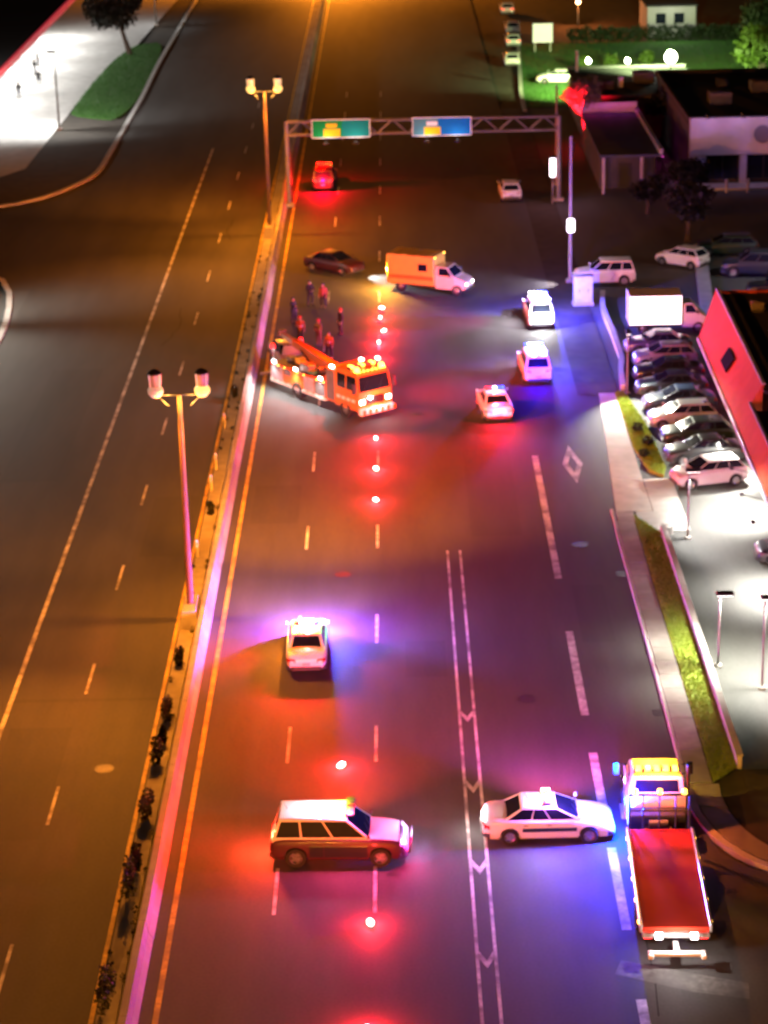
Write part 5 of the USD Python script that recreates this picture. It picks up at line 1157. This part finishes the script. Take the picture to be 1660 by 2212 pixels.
# ================================================================= FORECOURT (top left)
cp = thing('canopy', 'dark flat canopy with a red edge over the bright forecourt', 'canopy', (0, 0, 0))
obj('roof', cbox(-72, -39.6, 226, 306, 5.02, 5.15), M_ROOF, cp)
E_REDEDGE = emit('red_canopy_edge', (1, .06, .10), .35, (.45, .03, .04))
obj('fascia', cat_([cbox(-39.6, -39.3, 226, 306, 4.45, 5.2, .03), cbox(-72, -39.6, 225.8, 226, 4.45, 5.2, .03)]), E_REDEDGE, cp)
obj('soffit', cbox(-72, -39.62, 226.1, 306, 4.5, 4.62), P_WHITE, cp)
for y in (232, 248, 264, 280, 296): obj('column', cbox(-45.0, -44.4, y - .3, y + .3, 0, 4.5, .03), P_WHITE, cp)
for y in (230, 242, 254, 266, 278, 290):
    obj('soffit_light', cbox(-42.5, -41.3, y - .4, y + .4, 4.46, 4.495), E_LOT, cp)
    lamp(cp, 'soffit_light_glow', (-41.9, y, 4.3), (.94, 1, .98), 560 if y > 236 else 330, .25, 85, (.35, 0, -1), .4)
def yard_lamp(x, y, h, label, power, aim=(-.35, .1, -1)):
    t = thing('yard_lamp', label, 'lamp post', (x, y, 0))
    obj('post', tube((0, 0, 0), (0, 0, h), .11, .08, 10), M_POSTDK, t, smooth=30); obj('foot', cbox(-.25, .25, -.25, .25, 0, .3, .03), M_CONC2, t)
    hd_ = obj('lamp_head', cbox(-.75, .25, -.26, .26, h, h + .22, .06), M_BLACK, t); obj('lens', cbox(-.68, .1, -.2, .2, h - .03, h - .004), E_LOT, hd_)
    lamp(t, 'lamp_light', (-.3, 0, h - .25), (.95, 1, .97), power, .12, 80, aim, .5)
yard_lamp(-33.0, 227.0, 7.6, 'dark headed yard lamp post at the corner of the bright forecourt', 1600, (-.1, .5, -1))
yard_lamp(-30.2, 300.0, 7.0, 'dark yard lamp post past the leaning tree', 300)
t = yard_lamp(-31.5, 153.0, 8.0, 'yard lamp post left of the picture that lights the near lot', 1900, (.75, -.45, -1))
obj('near_corner_kerb', extr(lk2.buffer(.2, cap_style=2), -.1, .14), M_PALE, kind='structure')

# ================================================================= PEOPLE
M_SKIN = mat('skin', (.42, .26, .19), .6); M_HAIR = mat('dark_hair', (.02, .015, .012), .7)
M_NAVY = mat('navy_cloth', (.02, .022, .035), .9); M_DKCLOTH = mat('black_cloth', (.018, .017, .018), .9); M_ORVEST = mat('orange_cloth', (.36, .11, .02), .9); M_TURN = mat('tan_turnout_cloth', (.16, .11, .05), .9); M_SHOE = mat('boot_leather', (.015, .013, .012), .6); M_HELM = mat('red_helmet', (.40, .03, .02), .35)
def chainM(parts, edge):
    M = None
    for a, ra, b, rb in parts:
        h_ = m3.Manifold.batch_hull([m3.Manifold.sphere(ra, 14).translate(tuple(a)), m3.Manifold.sphere(rb, 14).translate(tuple(b))])
        M = h_ if M is None else M + h_
    M = M.refine_to_length(edge); q = M.to_mesh(); m = trimesh.Trimesh(q.vert_properties[:, :3], q.tri_verts, process=True)
    trimesh.smoothing.filter_taubin(m, iterations=6); return m
def person(x, y, face, label, top, legs, hat=None, pose=0, group=None, z=0):
    t = thing('person', label, 'person', (x, y, z), face, group)
    rr = random.Random(int(x * 31 + y * 17))
    st = .13 + .05 * rr.random()
    hip, kn, an = [(.0, s_ * .10, .92) for s_ in (-1, 1)], [(.05, s_ * (st - .01), .50) for s_ in (-1, 1)], [(-.02, s_ * st, .09) for s_ in (-1, 1)]
    shd = [(0, s_ * .19, 1.43) for s_ in (-1, 1)]
    el = [(-.04, s_ * .27, 1.14) for s_ in (-1, 1)]; wrs = [(.08, s_ * .27, .90) for s_ in (-1, 1)]
    if pose == 1: el[0], wrs[0] = (.16, -.28, 1.20), (.42, -.22, 1.26)
    if pose == 2: el = [(.10, s_ * .29, 1.17) for s_ in (-1, 1)]; wrs = [(.28, s_ * .12, 1.12) for s_ in (-1, 1)]
    B_ = [((0, 0, 1.0), .14, (0, 0, 1.20), .135), ((0, 0, 1.20), .135, (0, 0, 1.38), .14), ((0, -.11, 1.40), .085, (0, .11, 1.40), .085), ((0, 0, 1.42), .06, (.01, 0, 1.56), .055), ((.015, 0, 1.60), .085, (0, 0, 1.69), .098), ((.07, 0, 1.585), .04, (.08, 0, 1.61), .04), ((.105, 0, 1.625), .016, (.095, 0, 1.66), .012)]
    for i in (0, 1):
        B_ += [(hip[i], .10, kn[i], .06), (kn[i], .06, an[i], .042), (an[i], .045, (an[i][0] + .17, an[i][1], .045), .04), (shd[i], .062, el[i], .045), (el[i], .045, wrs[i], .034)]
        w = np.array(wrs[i]); d = w - np.array(el[i]); d /= np.linalg.norm(d)
        B_ += [(w, .034, w + d * .09, .036)]
        for k_ in range(4): B_ += [(w + d * .09 + np.array([0, (k_ - 1.5) * .019, 0]), .010, w + d * (.165 - .012 * abs(k_ - 1.3)) + np.array([.012, (k_ - 1.5) * .02, 0]), .008)]
        B_ += [(w + d * .03 + np.array([.02, 0, 0]), .012, w + d * .10 + np.array([.048, 0, 0]), .009)]
    obj('body', chainM(B_, .06), M_SKIN, t, smooth=60)
    J = [((0, 0, .96), .158, (0, 0, 1.20), .152), ((0, 0, 1.20), .152, (0, 0, 1.38), .156), ((0, -.12, 1.40), .10, (0, .12, 1.40), .10)]
    for i in (0, 1): J += [(shd[i], .078, el[i], .062), (el[i], .062, tuple(np.array(el[i]) * .12 + np.array(wrs[i]) * .88), .052)]
    obj('jacket', chainM(J, .07), top, t, smooth=60)
    Lg = [((0, -.05, .95), .135, (0, .05, .95), .135)]
    for i in (0, 1): Lg += [(hip[i], .118, kn[i], .080), (kn[i], .080, (an[i][0], an[i][1], .16), .066)]
    obj('trousers', chainM(Lg, .07), legs, t, smooth=60)
    if top is M_ORVEST or top is M_TURN: obj('reflective_band', lathe([(.168, 1.10), (.168, 1.15)], 18), M_REFL, t)
    for i in (0, 1): obj('boot', chainM([((an[i][0], an[i][1], .13), .058, (an[i][0], an[i][1], .06), .056), ((an[i][0], an[i][1], .055), .054, (an[i][0] + .18, an[i][1], .05), .046)], .05), M_SHOE, t, smooth=60)
    if hat: obj('helmet', lathe([(.165, 1.665), (.15, 1.69), (.128, 1.70), (.115, 1.77), (.06, 1.82), (0, 1.83)], 16), hat, t, smooth=50)
    else: obj('hair', lathe([(.095, 1.63), (.108, 1.68), (.10, 1.75), (.05, 1.795), (0, 1.80)], 14).apply_translation([-.012, 0, 0]), M_HAIR, t, smooth=60)
person(-6.05, 157.0, -60, 'tall person in black clothes standing nearest the dark maroon car', M_DKCLOTH, M_DKCLOTH, None, 2)
person(-5.1, 156.2, -110, 'person in reddish work jacket beside the person in black', mat('rust_cloth', (.30, .09, .06), .9), M_NAVY, None, 0)
person(-7.05, 152.4, -40, 'person in navy clothes standing close to the median barrier', M_NAVY, M_NAVY, None, 1)
person(-3.75, 149.2, 200, 'person in dark clothes standing apart near the line of red flares', M_DKCLOTH, M_NAVY, M_HELM, 0)
person(-6.4, 147.4, -80, 'person in orange vest with a helmet behind the silver car', M_ORVEST, M_DKCLOTH, M_HELM, 1)
person(-5.15, 146.6, 230, 'person in tan turnout coat looking toward the orange rescue truck', M_TURN, M_TURN, M_HELM, 2)
person(-4.4, 143.4, 250, 'person in orange vest just behind the orange rescue truck', M_ORVEST, M_NAVY, None, 0)
for i, (x, y, lab) in enumerate(((-41.0, 268.5, 'person on the bright forecourt, farthest right of the pair near the canopy'), (-40.4, 262.0, 'person on the bright forecourt, second of the pair near the canopy'), (-38.9, 254.5, 'lone person halfway across the bright forecourt'), (-39.9, 246.5, 'person on the bright forecourt at the left edge of the picture'))):
    person(x, y, 40 * i, lab, M_DKCLOTH, M_NAVY, None, i % 3, z=.03)

# ================================================================= LAMPS ON THE VEHICLES
# near sport utility car
lamp(s1, 'bar_light', (.45, -.66, 2.25), RED, 2600, .06); lamp(s1, 'bar_light', (.2, .60, 2.35), (.9, .45, .9), 420, .06); lamp(s1, 'bar_light', (-.7, 0, 2.42), WHITE, 14, .06); lamp(s1, 'grille_light', (2.78, -.65, .85), (.25, .3, 1), 110, .06)  # third bar_light is added above the roof to blow it white
lamp(s1, 'rear_glow', (-2.9, .2, 1.1), RED, 500, .08); lamp(s1, 'front_glow', (2.9, .3, 1.1), (.9, .6, .8), 60, .06)
# near saloon
lamp(s2, 'alley_light', (-.3, -.82, 1.74), WHITE, 170, .06, 75, (-.15, -1, -.25), .9); lamp(s2, 'corner_light', (2.70, -.80, 1.25), BLUE, 1900, .06); lamp(s2, 'bar_light', (-.05, .5, 1.82), (1, .08, .16), 1300, .06); lamp(s2, 'bar_light', (-.05, -.3, 1.92), WHITE, 26, .06); lamp(s2, 'bar_light', (.1, -.6, 1.82), (.35, .1, 1), 900, .06); lamp(s2, 'rear_light', (-2.75, .2, .9), (.9, .95, 1), 30, .06)
# saloon alone in the left lanes
lamp(s3, 'bar_light', (.2, -.62, 1.78), BLUE, 1500, .06); lamp(s3, 'corner_light', (2.75, .1, .9), (.42, .35, 1), 200, .06); lamp(s3, 'bar_light', (.1, 0, 1.90), WHITE, 22, .06); lamp(s3, 'bar_light', (.1, .62, 1.78), (1, .10, .03), 2200, .06); lamp(s3, 'tail_glow', (-2.85, -.1, .8), RED, 60, .06)
lamp(s3, 'side_light', (.4, -1.12, .85), BLUE, 150, .06, 80, (.1, -1, -.15), .9); lamp(s3, 'front_corner_light', (2.6, -.8, .9), BLUE, 200, .06)
# slewed saloon
lamp(s4, 'tail_glow', (-2.8, 0, 1.0), RED, 1100, .08); lamp(s4, 'bar_light', (-.1, -.5, 1.82), (1, .10, .5), 1300, .06); lamp(s4, 'bar_light', (-.1, .6, 1.82), RED, 4200, .06); lamp(s4, 'bar_light', (-.1, 0, 1.92), WHITE, 30, .06)
lamp(s4, 'front_light', (2.7, 0, 1.1), (.8, .3, 1), 200, .06)
# sport utility cars on the right
lamp(s5, 'bar_light', (.3, -.7, 2.20), BLUE, 2200, .06); lamp(s5, 'bar_light', (.3, .7, 2.20), (.9, .20, .7), 900, .06); lamp(s5, 'bar_light', (.3, 0, 2.30), WHITE, 40, .06); lamp(s5, 'front_light', (2.8, 0, 1.0), (.9, .9, 1), 260, .06)
lamp(s6, 'bar_light', (.3, -.75, 2.20), (.10, .30, 1), 2600, .06); lamp(s6, 'alley_light', (.3, .8, 2.1), WHITE, 650, .06, 75, (-.2, 1, -.30), .9); lamp(s6, 'bar_light', (.3, 0, 2.30), WHITE, 60, .06); lamp(s6, 'rear_light', (-2.8, 0, 1.1), (.95, .98, 1), 140, .06); lamp(s6, 'bar_light', (.9, -.2, 2.3), (.9, .12, .8), 1300, .06)
lamp(s7, 'bar_light', (.3, .4, 2.25), RED, 3200, .06); lamp(s7, 'tail_glow', (-2.8, 0, 1.1), RED, 1600, .06)
lamp(s5, 'tail_glow', (-2.85, 0, 1.1), (.6, .2, .9), 200, .06); lamp(s5, 'side_light', (.3, -1.15, 1.0), BLUE, 300, .06, 80, (0, -1, -.15), .9)
# added spots throw the light of the roof bars level along the road
def beam(t, name, pos, aim, color, power, cone=42): lamp(t, name, pos, color, power, .06, cone, aim, 1.0)
beam(s4, 'beam_back', (-.4, 0, 1.95), (-1, .12, .06), RED, 4000, 46)
beam(s4, 'beam_left', (-.1, .7, 1.95), (.1, 1, .04), RED, 3000, 46)
beam(s1, 'beam_back', (-2.3, .3, 2.05), (-1, .3, .0), RED, 2000, 50)
beam(s1, 'beam_side', (.3, .75, 2.2), (-.1, 1, .08), RED, 3000, 48)
beam(s1, 'beam_near', (.3, -.75, 2.2), (-.2, -1, .06), RED, 3000, 48)
beam(s2, 'beam_side', (-.05, .6, 1.82), (.1, 1, .06), (1, .1, .4), 3000, 48)
beam(s2, 'beam_near', (-.05, -.6, 1.82), (.1, -1, .02), (.5, .2, 1), 2000, 50)
beam(s3, 'beam_back', (-.2, .3, 1.8), (-1, .1, .04), RED, 2000, 46)
beam(s3, 'beam_left', (.1, .72, 1.8), (-.1, 1, -.06), RED, 700, 55)
beam(s3, 'beam_front', (.5, .2, 1.8), (1, .05, .05), (.9, .4, .7), 2000, 48)
beam(s3, 'beam_right', (.2, -.75, 1.8), (.2, -1, .05), (.8, .1, .9), 2000, 46)
beam(rk_, 'beam_front', (4.2, -.2, 3.35), (1, -.35, -.02), RED, 4000, 50)
beam(rk_, 'beam_left', (1, 1.3, 3.3), (.4, 1, -.02), RED, 4000, 50)
beam(s5, 'beam_back', (-.2, 0, 2.3), (-1, .05, .03), (.7, .1, .9), 3000, 46)
beam(s6, 'beam_left', (.2, .8, 2.3), (.1, 1, .0), (.9, .3, .6), 3000, 50)
# headlamps
lamp(c1, 'headlamp_beam', (2.5, 0, .72), WHITE, 800, .06, 40, (1, .12, -.10), .7)
lamp(c3, 'headlamp_beam', (2.6, 0, .85), (.9, .85, 1), 500, .06, 45, (1, 0, -.12), .7)
lamp(bt, 'side_glow', (-3.4, -.9, 1.6), (1, .8, .5), 60, .06)
# rescue truck: work lamps along the side, beacons, the last an added red light overhead
for x in (-4.1, -1.8, .8): lamp(rk_, 'scene_light_glow', (x, -1.42, 1.85), (1, .98, 1), 85, .08, 72, (0, -.7, -1), .8)
lamp(rk_, 'front_light', (5.2, 0, 1.2), (1, .95, 1), 120, .08); lamp(rk_, 'beacon_glow', (4.0, .9, 3.6), (1, .10, .03), 3200, .08); lamp(rk_, 'beacon_glow', (4.0, -.9, 3.6), (1, .12, .03), 900, .08); lamp(rk_, 'beacon_glow', (-4.45, .9, 3.3), RED, 1400, .08); lamp(rk_, 'beacon_glow', (0, 0, 4.0), (1, .42, .1), 40, .08)
lamp(dc, 'headlamp_beam', (2.4, 0, .7), (1, .93, .8), 200, .06, 50, (1, 0, -.15), .7)
# flatbed
lamp(ft, 'beacon_glow', (3.75, 0, 3.05), AMBER, 60, .08); lamp(ft, 'beacon_glow', (5.2, .2, 3.3), (1, .60, .04), 55, .08); lamp(ft, 'work_light_glow', (-5.35, 0, 1.25), (1, .9, .85), 40, .06); lamp(ft, 'side_glow', (3.6, 1.9, 1.9), (1, .85, .95), 70, .06)
